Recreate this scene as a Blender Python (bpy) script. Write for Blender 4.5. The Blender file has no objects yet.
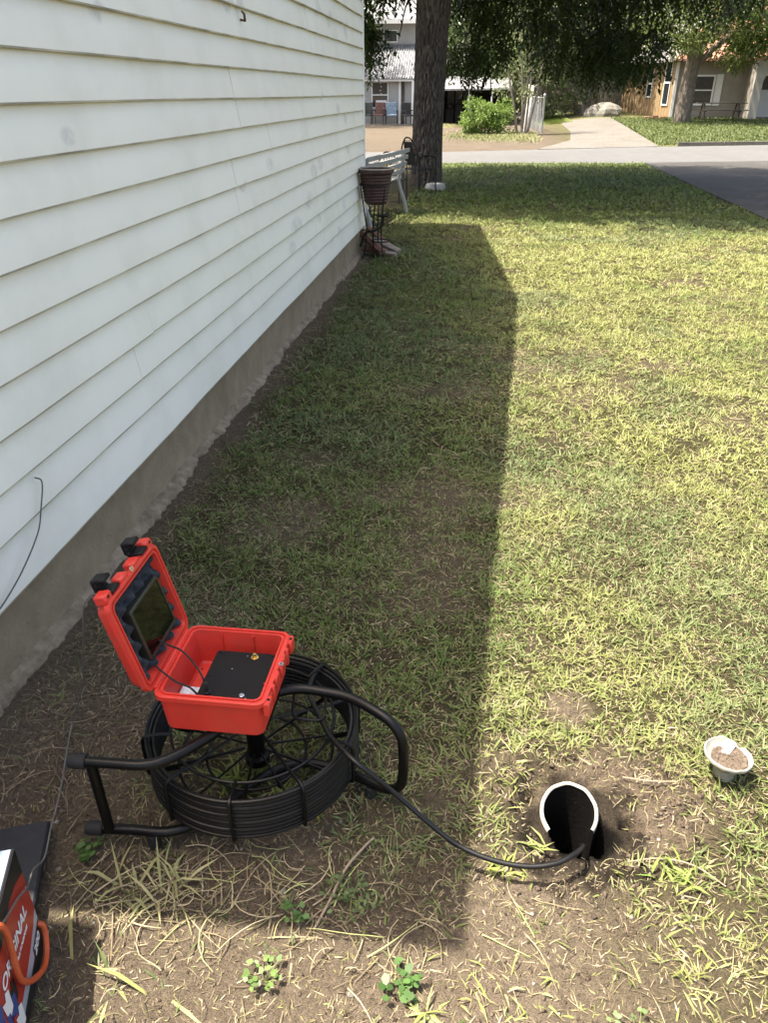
import bpy, math, random
import numpy as np
from mathutils import Vector, Matrix, noise as mnoise
random.seed(7); rng = np.random.default_rng(7)
R = math.radians
sc = bpy.context.scene
C = sc.collection

# ------------------------------------------------------------------ camera, light, exposure
cam_d = bpy.data.cameras.new('camera'); cam = bpy.data.objects.new('camera', cam_d); C.objects.link(cam)
cam_d.sensor_fit = 'VERTICAL'; cam_d.sensor_height = 24.0; cam_d.lens = 768 / 1023 * 24
cam_d.clip_start = 0.02; cam_d.clip_end = 3000
cam.location = (0, 0, 1.5); cam.rotation_euler = (R(90 - 28.644), 0, R(6.9065))
sc.camera = cam
SUN_EL, SUN_AZ = 68.0, 262.0           # compass: clockwise from +Y
w = bpy.data.worlds.new('World'); sc.world = w; w.use_nodes = True
nt = w.node_tree; bg = nt.nodes['Background']
sky = nt.nodes.new('ShaderNodeTexSky'); sky.sky_type = 'NISHITA'; sky.sun_disc = False
sky.sun_elevation = R(SUN_EL); sky.sun_rotation = R(SUN_AZ); sky.air_density = 1.0; sky.dust_density = 5.0; sky.ozone_density = 0.2
nt.links.new(sky.outputs[0], bg.inputs[0]); bg.inputs[1].default_value = 0.15
sun_d = bpy.data.lights.new('sun', 'SUN'); sun_d.energy = 4.9; sun_d.angle = R(0.55); sun_d.color = (1.0, 0.97, 0.92)
sun = bpy.data.objects.new('sun', sun_d); C.objects.link(sun)
az = R(SUN_AZ); el = R(SUN_EL)
sdir = Vector((math.sin(az) * math.cos(el), math.cos(az) * math.cos(el), math.sin(el)))
sun.rotation_euler = sdir.to_track_quat('Z', 'Y').to_euler(); sun.location = (-8, -2, 20)
sc.view_settings.view_transform = 'Standard'; sc.view_settings.look = 'None'
sc.view_settings.exposure = 1.74; sc.view_settings.use_white_balance = True; sc.view_settings.white_balance_temperature = 7250; sc.view_settings.white_balance_tint = 10; sc.view_settings.gamma = 1
sc.cycles.max_bounces = 8; sc.cycles.transparent_max_bounces = 8

# ------------------------------------------------------------------ materials
MATS = {}
def mat(name, col, rough=0.6, metal=0.0, var=0.12, scale=20.0, bump=0.0, bscale=None, spec=0.5, stretch=(1, 1, 1), trans=0.0, dirt=None, dirt_amt=0.5, dirt_scale=2.0):
    if name in MATS: return MATS[name]
    m = bpy.data.materials.new(name); m.use_nodes = True; n = m.node_tree; L = n.links
    p = n.nodes['Principled BSDF']; tc = n.nodes.new('ShaderNodeTexCoord'); mp = n.nodes.new('ShaderNodeMapping')
    mp.inputs['Scale'].default_value = stretch; L.new(tc.outputs['Object'], mp.inputs[0])
    nz = n.nodes.new('ShaderNodeTexNoise'); nz.inputs['Scale'].default_value = scale; nz.inputs['Detail'].default_value = 6; L.new(mp.outputs[0], nz.inputs['Vector'])
    rp = n.nodes.new('ShaderNodeValToRGB'); rp.color_ramp.elements[0].position = .3; rp.color_ramp.elements[1].position = .7
    rp.color_ramp.elements[0].color = (*[c * (1 - var) for c in col], 1); rp.color_ramp.elements[1].color = (*[min(1, c * (1 + var)) for c in col], 1)
    L.new(nz.outputs[0], rp.inputs[0]); out = rp.outputs[0]
    if dirt:
        n2 = n.nodes.new('ShaderNodeTexNoise'); n2.inputs['Scale'].default_value = dirt_scale; n2.inputs['Detail'].default_value = 8; n2.inputs['Roughness'].default_value = .65
        L.new(mp.outputs[0], n2.inputs['Vector'])
        r2 = n.nodes.new('ShaderNodeMapRange'); r2.inputs[1].default_value = .48; r2.inputs[2].default_value = .68; r2.inputs[4].default_value = dirt_amt
        L.new(n2.outputs[0], r2.inputs[0]); mx = n.nodes.new('ShaderNodeMix'); mx.data_type = 'RGBA'
        L.new(r2.outputs[0], mx.inputs[0]); L.new(out, mx.inputs[6]); mx.inputs[7].default_value = (*dirt, 1); out = mx.outputs[2]
    L.new(out, p.inputs['Base Color']); p.inputs['Roughness'].default_value = rough; p.inputs['Metallic'].default_value = metal
    p.inputs['Specular IOR Level'].default_value = spec
    if bump:
        b = n.nodes.new('ShaderNodeBump'); b.inputs['Strength'].default_value = bump; b.inputs['Distance'].default_value = .01
        n3 = n.nodes.new('ShaderNodeTexNoise'); n3.inputs['Scale'].default_value = bscale or scale * 2; n3.inputs['Detail'].default_value = 8
        L.new(mp.outputs[0], n3.inputs['Vector']); L.new(n3.outputs[0], b.inputs['Height']); L.new(b.outputs[0], p.inputs['Normal'])
    MATS[name] = m; return m

def attr_mat(name, rough=0.55, trans=0.3, spec=0.3, var=.15, scale=60, bump=0, bscale=40, bdist=.01):
    m = bpy.data.materials.new(name); m.use_nodes = True; n = m.node_tree; L = n.links
    p = n.nodes['Principled BSDF']; a = n.nodes.new('ShaderNodeAttribute'); a.attribute_name = 'col'
    tc = n.nodes.new('ShaderNodeTexCoord'); nz = n.nodes.new('ShaderNodeTexNoise'); nz.inputs['Scale'].default_value = scale; nz.inputs['Detail'].default_value = 10 if bump else 2; nz.inputs['Roughness'].default_value = .78 if bump else .5
    L.new(tc.outputs['Object'], nz.inputs['Vector'])
    mr = n.nodes.new('ShaderNodeMapRange'); mr.inputs[1].default_value = .25; mr.inputs[2].default_value = .75; mr.inputs[3].default_value = 1 - var; mr.inputs[4].default_value = 1 + var
    L.new(nz.outputs[0], mr.inputs[0])
    mx = n.nodes.new('ShaderNodeVectorMath'); mx.operation = 'SCALE'; L.new(a.outputs['Color'], mx.inputs[0]); L.new(mr.outputs[0], mx.inputs['Scale'])
    L.new(mx.outputs[0], p.inputs['Base Color']); p.inputs['Roughness'].default_value = rough; p.inputs['Specular IOR Level'].default_value = spec
    if trans:
        t = n.nodes.new('ShaderNodeBsdfTranslucent'); L.new(mx.outputs[0], t.inputs[0]); s = n.nodes.new('ShaderNodeMixShader'); s.inputs[0].default_value = trans
        L.new(p.outputs[0], s.inputs[1]); L.new(t.outputs[0], s.inputs[2]); L.new(s.outputs[0], n.nodes['Material Output'].inputs[0])
    if bump:
        last = None
        for sc_, d_ in ((bscale, bdist), (bscale * 5, bdist * .35)):
            b = n.nodes.new('ShaderNodeBump'); b.inputs['Strength'].default_value = bump; b.inputs['Distance'].default_value = d_
            n3 = n.nodes.new('ShaderNodeTexNoise'); n3.inputs['Scale'].default_value = sc_; n3.inputs['Detail'].default_value = 6; n3.inputs['Roughness'].default_value = .65
            L.new(tc.outputs['Object'], n3.inputs['Vector']); L.new(n3.outputs[0], b.inputs['Height'])
            if last: L.new(last.outputs[0], b.inputs['Normal'])
            last = b
        L.new(last.outputs[0], p.inputs['Normal'])
    MATS[name] = m; return m

# ------------------------------------------------------------------ object helpers
def tag(o, label=None, cat=None, group=None, kind=None):
    if label: o['label'] = label
    if cat: o['category'] = cat
    if group: o['group'] = group
    if kind: o['kind'] = kind
    return o
def thing(name, label, cat, loc=(0, 0, 0), rz=0, group=None):
    o = bpy.data.objects.new(name, None); C.objects.link(o); o.location = loc; o.rotation_euler = (0, 0, rz); o.empty_display_size = .1
    return tag(o, label, cat, group)
class MB:
    def __init__(s): s.v = []; s.f = []
    def add(s, vs, fs, M=None):
        b = len(s.v)
        s.v += [tuple(M @ Vector(q)) if M is not None else tuple(q) for q in vs]; s.f += [tuple(i + b for i in f) for f in fs]; return s
    def box(s, lo, hi, M=None, bev=0.0):
        (a, b, c), (d, e, f) = lo, hi
        if bev <= 0:
            return s.add([(a, b, c), (d, b, c), (d, e, c), (a, e, c), (a, b, f), (d, b, f), (d, e, f), (a, e, f)],
                         [(0, 3, 2, 1), (4, 5, 6, 7), (0, 1, 5, 4), (1, 2, 6, 5), (2, 3, 7, 6), (3, 0, 4, 7)], M)
        r = min(bev, (d - a) / 2.01, (e - b) / 2.01, (f - c) / 2.01); lp = []
        for z, k in ((c, r), (c + r, 0), (f - r, 0), (f, r)):
            lp.append([(a + k + (r if not k else 0), b + k, z), (d - k - (r if not k else 0), b + k, z), (d - k, b + k + (r if not k else 0), z), (d - k, e - k - (r if not k else 0), z),
                       (d - k - (r if not k else 0), e - k, z), (a + k + (r if not k else 0), e - k, z), (a + k, e - k - (r if not k else 0), z), (a + k, b + k + (r if not k else 0), z)])
        return s.loft(lp, cap=True, M=M)
    def loft(s, loops, cap=True, M=None, closed=True):
        n = len(loops[0]); vs = [p for l in loops for p in l]; fs = []
        for i in range(len(loops) - 1):
            for j in range(n if closed else n - 1):
                k = (j + 1) % n; fs.append((i * n + j, i * n + k, (i + 1) * n + k, (i + 1) * n + j))
        if cap: fs.append(tuple(range(n - 1, -1, -1))); fs.append(tuple(range((len(loops) - 1) * n, len(loops) * n)))
        return s.add(vs, fs, M)
    def tube(s, pts, r, n=8, cap=True, M=None, closed=False):
        pts = [Vector(p) for p in pts]; m = len(pts); rs = r if isinstance(r, (list, tuple)) else [r] * m
        loops = []; up = None
        for i, p in enumerate(pts):
            if closed: t = pts[(i + 1) % m] - pts[i - 1]
            else: t = pts[min(i + 1, m - 1)] - pts[max(i - 1, 0)]
            t.normalize()
            if up is None: up = Vector((0, 0, 1)) if abs(t.z) < .9 else Vector((1, 0, 0))
            a = t.cross(up).normalized(); b = a.cross(t).normalized(); up = b
            loops.append([tuple(p + (a * math.cos(2 * math.pi * k / n) + b * math.sin(2 * math.pi * k / n)) * rs[i]) for k in range(n)])
        if closed:
            loops.append(loops[0]); return s.loft(loops, cap=False, M=M)
        return s.loft(loops, cap=cap, M=M)
    def lathe(s, prof, n=32, M=None, c=(0, 0)):
        vs = []; fs = []
        for (r, z) in prof:
            for k in range(n): a = 2 * math.pi * k / n; vs.append((c[0] + r * math.cos(a), c[1] + r * math.sin(a), z))
        for i in range(len(prof) - 1):
            for k in range(n): q = (k + 1) % n; fs.append((i * n + k, i * n + q, (i + 1) * n + q, (i + 1) * n + k))
        return s.add(vs, fs, M)
    def disc(s, r, z, n=32, c=(0, 0), M=None):
        return s.add([(c[0] + r * math.cos(2 * math.pi * k / n), c[1] + r * math.sin(2 * math.pi * k / n), z) for k in range(n)], [tuple(range(n))], M)
    def build(s, name, m, parent=None, smooth=False, loc=None):
        me = bpy.data.meshes.new(name); me.from_pydata(s.v, [], s.f)
        if smooth:
            me.polygons.foreach_set('use_smooth', [True] * len(me.polygons))
            me.set_sharp_from_angle(angle=R(38))
        me.materials.append(m); o = bpy.data.objects.new(name, me); C.objects.link(o); o.parent = parent
        if loc: o.location = loc
        return o
def link(name, me, parent=None):
    o = bpy.data.objects.new(name, me); C.objects.link(o); o.parent = parent; return o
def smooth_path(pts, k=6):
    P = [Vector(p) for p in pts]; P = [P[0] * 2 - P[1]] + P + [P[-1] * 2 - P[-2]]; out = []
    for i in range(1, len(P) - 2):
        a, b, c, d = P[i - 1:i + 3]
        for j in range(k):
            t = j / k; out.append(.5 * ((2 * b) + (c - a) * t + (2 * a - 5 * b + 4 * c - d) * t * t + (3 * b - a - 3 * c + d) * t ** 3))
    out.append(P[-2]); return out
def np_mesh(name, V, loops, starts, totals, mt, col=None, parent=None, smooth=False):
    me = bpy.data.meshes.new(name); me.vertices.add(len(V)); me.vertices.foreach_set('co', np.ascontiguousarray(V, np.float32).ravel())
    me.loops.add(len(loops)); me.loops.foreach_set('vertex_index', np.ascontiguousarray(loops, np.int32))
    me.polygons.add(len(starts)); me.polygons.foreach_set('loop_start', np.ascontiguousarray(starts, np.int32)); me.polygons.foreach_set('loop_total', np.ascontiguousarray(totals, np.int32))
    if smooth: me.polygons.foreach_set('use_smooth', np.ones(len(starts), bool))
    me.update(calc_edges=True)
    if col is not None:
        a = me.attributes.new('col', 'FLOAT_COLOR', 'POINT'); c4 = np.ones((len(V), 4), np.float32); c4[:, :3] = col; a.data.foreach_set('color', c4.ravel())
    me.materials.append(mt); o = bpy.data.objects.new(name, me); C.objects.link(o); o.parent = parent; return o
_lat = {}
def vn(x, y, freq, seed):
    if seed not in _lat: _lat[seed] = np.random.default_rng(seed).random((256, 256))
    g = _lat[seed]; x = np.asarray(x, float) * freq + 100.3; y = np.asarray(y, float) * freq + 57.7
    xi = np.floor(x).astype(int); yi = np.floor(y).astype(int); fx = x - xi; fy = y - yi; fx = fx * fx * (3 - 2 * fx); fy = fy * fy * (3 - 2 * fy)
    a = g[xi & 255, yi & 255]; b = g[(xi + 1) & 255, yi & 255]; c = g[xi & 255, (yi + 1) & 255]; d = g[(xi + 1) & 255, (yi + 1) & 255]
    return (a * (1 - fx) + b * fx) * (1 - fy) + (c * (1 - fx) + d * fx) * fy
def fbm(x, y, f, seed, o=4):
    s = 0; a = .5; t = 0
    for i in range(o): s = s + a * vn(x, y, f * 2 ** i, seed + i); t += a; a *= .5
    return s / t
def ss(a, b, x): t = np.clip((np.asarray(x, float) - a) / (b - a), 0, 1); return t * t * (3 - 2 * t)

# ------------------------------------------------------------------ terrain
PIPE = (0.281, 1.284)
def terr(x, y):
    x = np.asarray(x, float); y = np.asarray(y, float)
    lawn = ss(19.6, 18.6, y) * ss(3.7, 3.45, x)
    z = lawn * ((fbm(x, y, 1.6, 11) - .5) * .05 + (fbm(x, y, 9, 21, 3) - .5) * .018 * ss(6, 4, y))
    z = z * (.25 + .75 * ss(-1.3, -.9, x)) * np.where(y > 0.5, 1, 1)
    z = z + ss(2, 6, x) * np.minimum(.45, np.maximum(0, .0165 * (y - 27)))
    z = z + ss(1.5, 0, x) * 0.0
    d = np.hypot(x - PIPE[0], y - PIPE[1]); ang = np.arctan2(y - PIPE[1], x - PIPE[0])
    rim = .155 + .02 * np.sin(ang * 3 + 1) + .012 * np.sin(ang * 7)
    z = z - .014 * ss(rim, rim - .06, d)
    z = z + (fbm(x, y, 34, 27, 3) - .5) * .050 * ss(.36, .16, np.hypot((x - .38) / 1.3, y - 1.32)) * ss(.075, .11, d)
    z = z + .012 * np.exp(-((x - .44) ** 2 + (y - 1.42) ** 2) / .012) + .012 * np.exp(-((x - .56) ** 2 + (y - 1.3) ** 2) / .01) + .014 * np.exp(-((x - .2) ** 2 + (y - 1.47) ** 2) / .006)
    d2 = np.hypot((x - .312) / 1.25, (y - 1.238)) + .02 * (fbm(x, y, 30, 28, 2) - .5); z = z - .14 * ss(.056, .042, d2) - .018 * ss(.05, .02, np.hypot((x - .185) * .8, y - 1.33) + .05 * (fbm(x, y, 25, 29, 2) - .5))       # washed-out pocket in front of the pipe
    d3 = np.hypot((x - .425) / 1.3, (y - 1.275)); z = z - .05 * ss(.028, .01, d3)
    return z
def axis(segs):
    out = []
    for a, b, n in segs: out += list(np.linspace(a, b, n, endpoint=False))
    return np.array(out + [segs[-1][1]])
gx = axis([(-400, -60, 6), (-60, -12, 12), (-12, -1.6, 14), (-1.6, -1.0, 20), (-1.0, .08, 54), (.08, .55, 80), (.55, 1.0, 24), (1.0, 3.9, 60), (3.9, 16, 48), (16, 60, 12), (60, 400, 6)])
gy = axis([(-400, -40, 6), (-40, -2, 8), (-2, .5, 10), (.5, 1.05, 26), (1.05, 1.55, 84), (1.55, 3.2, 70), (3.2, 8, 80), (8, 20.5, 90), (20.5, 60, 90), (60, 1200, 10)])
GX, GY = np.meshgrid(gx, gy, indexing='xy'); GZ = terr(GX, GY)
def zones(x, y):
    """bare: 0 thick turf .. 1 bare soil; green: hue of the turf"""
    n1 = fbm(x, y, .9, 31); n2 = fbm(x, y, 3.2, 41, 3)
    bare = ss(.54, .74, n1 * .5 + n2 * .5) * .45
    bare = np.maximum(bare, .9 * ss(1.45, 1.0, y + .5 * (n2 - .5) + .12 * x) * (1 - .62 * ss(.15, .7, x + .6 * (n1 - .5))))                           # foreground dirt
    bare = np.maximum(bare, .95 * ss(-.55, -.9, x + .35 * (n2 - .5)) * ss(2.3, 1.4, y))               # by the box
    bare = np.maximum(bare, .8 * ss(-1.0, -1.22, x + .15 * (n2 - .5)) * ss(8.7, 8.4, y))                                # strip along the footing
    d = np.hypot((x - .37) / 1.45, (y - 1.32)); bare = np.maximum(bare, ss(.24, .12, d + .18 * (n2 - .5)))
    bare = np.maximum(bare, .85 * ss(.10, .03, np.hypot(x - .31, y - 1.66)))
    bare = np.where((y > 10.5) & (y < 21), bare * .35 + .0, bare)
    return np.clip(bare, 0, 1)
def ground_col(x, y):
    bare = zones(x, y); n = fbm(x, y, 2.3, 61)[..., None]
    thatch = np.array((.060, .054, .028)); soil = np.array((.225, .18, .135)); soil2 = np.array((.13, .10, .072))
    s = soil * n + soil2 * (1 - n); c = thatch * (1 - bare[..., None]) + s * bare[..., None]
    wet_shade = ss(.17, .12, np.hypot(x - .31, y - 1.25) + .12 * (fbm(x, y, 18, 66, 3) - .5))[..., None] * .9; c = c * (1 - wet_shade) + np.array((.035, .028, .021)) * wet_shade  # damp soil round the pipe, darkened further to paint the hole's shadows
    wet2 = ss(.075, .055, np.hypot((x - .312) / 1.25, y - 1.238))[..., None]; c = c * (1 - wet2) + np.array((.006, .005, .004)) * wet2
    farl = (ss(22, 24, y) * ss(4.0, 1.5, x))[..., None]; sand = np.array((.112, .092, .070)) * (.85 + .3 * n); c = c * (1 - farl) + sand * farl
    farr = (ss(26, 27.5, y) * ss(2, 5, x))[..., None]; gr = np.array((.11, .11, .05)) * (.75 + .5 * n); c = c * (1 - farr) + gr * farr
    return c
M_ground = attr_mat('soil', rough=.95, trans=0, spec=.1, var=.55, scale=60, bump=1.0, bscale=45, bdist=.035)
nx, ny = len(gx), len(gy)
idx = np.arange(nx * ny).reshape(ny, nx)
quads = np.stack([idx[:-1, :-1], idx[:-1, 1:], idx[1:, 1:], idx[1:, :-1]], -1).reshape(-1, 4)
cxm = .5 * (GX[:-1, :-1] + GX[1:, 1:]).ravel(); cym = .5 * (GY[:-1, :-1] + GY[1:, 1:]).ravel()
quads = quads[np.hypot(cxm - PIPE[0], cym - PIPE[1]) > .060]
V = np.stack([GX, GY, GZ], -1).reshape(-1, 3)
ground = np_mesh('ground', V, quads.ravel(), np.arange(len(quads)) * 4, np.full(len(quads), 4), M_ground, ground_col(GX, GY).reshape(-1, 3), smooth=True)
tag(ground, kind='structure')

# street and driveways: sheets above the ground
M_street = mat('worn_asphalt', (.085, .086, .086), .95, var=.10, scale=3, bump=.4, bscale=160, dirt=(.066, .066, .065), dirt_amt=.6, dirt_scale=.35)
M_drive = mat('dark_asphalt', (.036, .034, .031), .95, var=.12, scale=6, bump=.5, bscale=120, dirt=(.075, .072, .066), dirt_amt=.5, dirt_scale=.7)
M_conc = mat('old_concrete', (.105, .098, .086), .95, var=.28, scale=9, bump=.5, bscale=60, dirt=(.08, .07, .053), dirt_amt=.9, dirt_scale=.9)
def strip(name, near, far, m, dz, nseg=24, thick=.10, k=6):
    mb = MB(); top = []
    for i in range(nseg + 1):
        t = i / nseg
        def ip(L):
            f = t * (len(L) - 1); a = min(int(f), len(L) - 2); return np.array(L[a]) * (1 - (f - a)) + np.array(L[a + 1]) * (f - a)
        a, b = ip(near), ip(far); row = []
        for j in range(k + 1):
            q = a + (b - a) * j / k; row.append((q[0], q[1], float(terr(q[0], q[1])) + dz))
        top.append(row)
    n = k + 1; vs = [p for r in top for p in r]; nb = len(vs); vs += [(p[0], p[1], p[2] - thick) for p in vs[:nb]]; fs = []
    for i in range(nseg):
        for j in range(k): a = i * n + j; fs += [(a, a + n, a + n + 1, a + 1)]
    for i in range(nseg):
        a = i * n; fs.append((a, a + nb, a + n + nb, a + n)); a = i * n + k; fs.append((a + n, a + n + nb, a + nb, a))
    for j in range(k): fs.append((j + 1, j + 1 + nb, j + nb, j)); a = nseg * n + j; fs.append((a, a + nb, a + 1 + nb, a + 1))
    mb.add(vs, fs); o = mb.build(name, m); bm_fix(o); return tag(o, kind='structure')
def bm_fix(o):
    import bmesh
    b = bmesh.new(); b.from_mesh(o.data); bmesh.ops.recalc_face_normals(b, faces=b.faces); b.to_mesh(o.data); b.free()
strip('street', [(-60, 11), (-25, 16.4), (-1, 20.0), (3.6, 20.6), (7.2, 21.6), (40, 30)], [(-60, 15), (-25, 20.4), (-1.2, 23.95), (4.7, 26.9), (8.8, 28.1), (40, 38)], M_street, .012, 60)
strip('driveway', [(3.75, 3), (3.75, 20.67)], [(6.95, 3), (6.95, 21.6)], M_drive, .022, 30)
strip('concrete_driveway', [(1.5, 25.45), (2.9, 30.5), (3.4, 36), (3.7, 46)], [(5.3, 27.25), (5.5, 30.5), (5.8, 36), (6.4, 46)], M_conc, .016, 30)
# kerb across the street
mb = MB()
for i in range(22):
    x0 = 5.9 + i * 1.5; x1 = x0 + 1.47
    ky = lambda x: (26.9 + (x - 4.7) * 1.2 / 4.1 if x < 8.8 else 28.1 + (x - 8.8) * 9.9 / 31.2) + .05
    mb.add([(x0, ky(x0), -.05), (x1, ky(x1), -.05), (x1, ky(x1) + .16, -.05), (x0, ky(x0) + .16, -.05), (x0, ky(x0) + .02, .13), (x1, ky(x1) + .02, .13), (x1, ky(x1) + .16, .13), (x0, ky(x0) + .16, .13)],
           [(0, 3, 2, 1), (4, 5, 6, 7), (0, 1, 5, 4), (1, 2, 6, 5), (2, 3, 7, 6), (3, 0, 4, 7)])
tag(mb.build('kerb', M_conc), kind='structure')

# ------------------------------------------------------------------ the white sided house
def siding_material():
    m = mat('white_siding', (.87, .865, .80), .42, var=.02, scale=1.5, bump=.05, bscale=9, dirt=(.70, .70, .62), dirt_amt=.45, dirt_scale=2.2, spec=.4)
    n = m.node_tree; L = n.links; p = n.nodes['Principled BSDF']; src = p.inputs['Base Color'].links[0].from_socket
    geo = n.nodes.new('ShaderNodeNewGeometry'); nz = n.nodes.new('ShaderNodeTexNoise'); nz.inputs['Scale'].default_value = 28; nz.inputs['Detail'].default_value = 6
    L.new(geo.outputs['Position'], nz.inputs['Vector'])
    mask = None
    for (y, z, ry, rz) in SCUFFS:
        s = n.nodes.new('ShaderNodeVectorMath'); s.operation = 'SUBTRACT'; L.new(geo.outputs['Position'], s.inputs[0]); s.inputs[1].default_value = (-1.23, y, z)
        q = n.nodes.new('ShaderNodeVectorMath'); q.operation = 'MULTIPLY'; L.new(s.outputs[0], q.inputs[0]); q.inputs[1].default_value = (0, 1 / ry, 1 / rz)
        l = n.nodes.new('ShaderNodeVectorMath'); l.operation = 'LENGTH'; L.new(q.outputs[0], l.inputs[0])
        r = n.nodes.new('ShaderNodeMapRange'); r.inputs[1].default_value = 1.05; r.inputs[2].default_value = .6; L.new(l.outputs['Value'], r.inputs[0])
        if mask is None: mask = r.outputs[0]
        else:
            a = n.nodes.new('ShaderNodeMath'); a.operation = 'MAXIMUM'; L.new(mask, a.inputs[0]); L.new(r.outputs[0], a.inputs[1]); mask = a.outputs[0]
    r = n.nodes.new('ShaderNodeMapRange'); r.inputs[1].default_value = .38; r.inputs[2].default_value = .62; r.inputs[3].default_value = .15; r.inputs[4].default_value = .5; L.new(nz.outputs[0], r.inputs[0])
    k = n.nodes.new('ShaderNodeMath'); k.operation = 'MULTIPLY'; L.new(mask, k.inputs[0]); L.new(r.outputs[0], k.inputs[1])
    mx = n.nodes.new('ShaderNodeMix'); mx.data_type = 'RGBA'; L.new(k.outputs[0], mx.inputs[0]); L.new(src, mx.inputs[6]); mx.inputs[7].default_value = (.47, .46, .48, 1)
    L.new(mx.outputs[2], p.inputs['Base Color']); return m
SCUFFS = [(2.72, 1.72, .05, .035), (3.31, 1.93, .06, .04), (4.15, 1.86, .07, .045), (4.32, 1.88, .07, .05), (2.39, 1.385, .05, .03), (6.3, 2.02, .10, .06), (6.75, 1.98, .1, .06), (7.5, 1.95, .1, .07),
          (4.16, 1.07, .06, .03), (4.7, 1.14, .08, .04), (5.95, 1.0, .14, .055), (6.2, 1.02, .12, .05), (6.5, .86, .1, .05), (6.35, 1.47, .07, .035), (7.0, 1.37, .1, .06), (7.4, 1.30, .1, .05),
          (5.3, .72, .18, .06), (5.15, .60, .12, .05), (5.75, .82, .12, .07), (6.1, .66, .09, .04), (7.2, .62, .1, .05), (6.9, .44, .09, .05), (7.5, 1.05, .12, .05)]
M_siding = siding_material(); M_hem = mat('weathered_hem_lap_shade', (.40, .365, .275), .7, var=.4, scale=5)
M_trim = mat('white_trim', (.74, .75, .73), .5, var=.04, scale=8, dirt=(.5, .49, .44), dirt_amt=.35, dirt_scale=5)
M_found = mat('foundation_concrete', (.26, .205, .138), .95, var=.16, scale=10, bump=.5, bscale=60, dirt=(.19, .14, .09), dirt_amt=.75, dirt_scale=2.6)
M_foot = mat('footing_concrete', (.22, .178, .125), .98, var=.25, scale=28, bump=.6, bscale=50, dirt=(.13, .10, .07), dirt_amt=.95, dirt_scale=9)
M_roof = mat('grey_shingles', (.16, .155, .15), .95, var=.2, scale=12, bump=.6, bscale=50)
M_bside = mat('hidden_side_paint', (.74, .75, .72), .6, var=.04, scale=4)
house = thing('white_house', 'house wall of long white lap siding above a concrete foundation, filling the left side', 'house', (-1.25, 4.9, 0))
hl = Vector(house.location)
def H(x, y, z): return (x - hl.x, y - hl.y, z - hl.z)
def roofz(y): return 2.75 + (3.46 - 2.75) * (y - .83) / (6.27 - .83) if y < 6.27 else 3.46 - (3.46 - 2.55) * (y - 6.27) / (10.36 - 6.27)
X_W = -1.245; Y0, Y1 = 1.0, 8.47
def board(z0, z1, ya, yb, first=False):
    """one lap board: the lower edge stands 16 mm proud with a hem folded under; slight sag along its length"""
    ns = max(2, int((yb - ya) / .22)); prof = [(-.012, z0 + .006), (.017, z0 - .001), (.0215, z0), (.0220, z0 + .0052), (.0015, z1 + .012), (-.012, z1 + .012)]
    ph = random.random() * 9; lo = []
    for i in range(ns + 1):
        y = ya + (yb - ya) * i / ns
        wv = .0018 * math.sin(y * 1.9 + ph) + .0012 * math.sin(y * 5.1 + ph * 2) + random.uniform(-.0005, .0005)
        sg = .0014 * math.sin(y * 1.1 + ph) + random.uniform(-.0006, .0006)
        lo.append([H(X_W + x + (wv if 0 < q < 5 else 0), y, z + (sg if q < 4 else 0)) for q, (x, z) in enumerate(prof)])
    o = MB().loft([l[::-1] for l in lo]).build('siding_board', M_siding, house, smooth=True)
    o.data.materials.append(M_hem)      # weathered, grimy folded hem; its tone also paints the lap shadow line
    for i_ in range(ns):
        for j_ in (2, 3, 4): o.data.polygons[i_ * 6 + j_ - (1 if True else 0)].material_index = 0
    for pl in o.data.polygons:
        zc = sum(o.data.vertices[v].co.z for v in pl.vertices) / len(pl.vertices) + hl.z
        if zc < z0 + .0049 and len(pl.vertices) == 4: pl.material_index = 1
    return o
zk = lambda k: .270 if k == 0 else 1.341 + .130 * (k - 8)
seams = {9: [4.10], 8: [4.17], 6: [4.02], 5: [4.03], 7: [4.75], 2: [2.62], 3: [2.78, 6.6], 4: [6.5], 11: [6.0], 12: [5.9], 13: [3.0], 14: [3.05], 15: [6.4], 16: [4.4]}
for k in range(26):
    z0, z1 = zk(k), zk(k + 1)
    ya, yb = Y0, Y1
    while ya < 6.2 and roofz(ya) - .1 < z1: ya += .1
    while yb > 6.4 and roofz(yb) - .1 < z1: yb -= .1
    if yb - ya < .8 or z1 > 3.36: break
    ys = [ya] + [s for s in seams.get(k, []) if ya + .2 < s < yb - .2] + [yb]
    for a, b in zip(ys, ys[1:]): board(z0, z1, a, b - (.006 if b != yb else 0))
mb = MB()   # rake boards under the roof edge, backing wall
for a, b in ((Y0 - .1, 6.27), (6.27, Y1 + .1)):
    mb.add([H(X_W - .01, a, roofz(a) - .30), H(X_W - .01, b, roofz(b) - .30), H(X_W + .03, b, roofz(b) - .30), H(X_W + .03, a, roofz(a) - .30), H(X_W - .01, a, roofz(a) - .08), H(X_W - .01, b, roofz(b) - .08), H(X_W + .03, b, roofz(b) - .08), H(X_W + .03, a, roofz(a) - .08)],
           [(0, 3, 2, 1), (4, 5, 6, 7), (0, 1, 5, 4), (1, 2, 6, 5), (2, 3, 7, 6), (3, 0, 4, 7)])
mb.build('rake_trim', M_trim, house)
mb = MB(); A = [(Y0, .25), (Y1 - .02, .25), (Y1 - .02, roofz(Y1) - .1), (6.27, 3.34), (Y0, roofz(Y0) - .1)]
mb.add([H(X_W - .012, y, z) for y, z in A] + [H(-7.2, y, z) for y, z in A], [(0, 1, 2, 3, 4), (9, 8, 7, 6, 5), (1, 6, 7, 2), (2, 7, 8, 3), (3, 8, 9, 4), (4, 9, 5, 0), (0, 5, 6, 1)])
mb.build('wall', mat('sheathing', (.06, .055, .05), .9), house)
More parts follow.
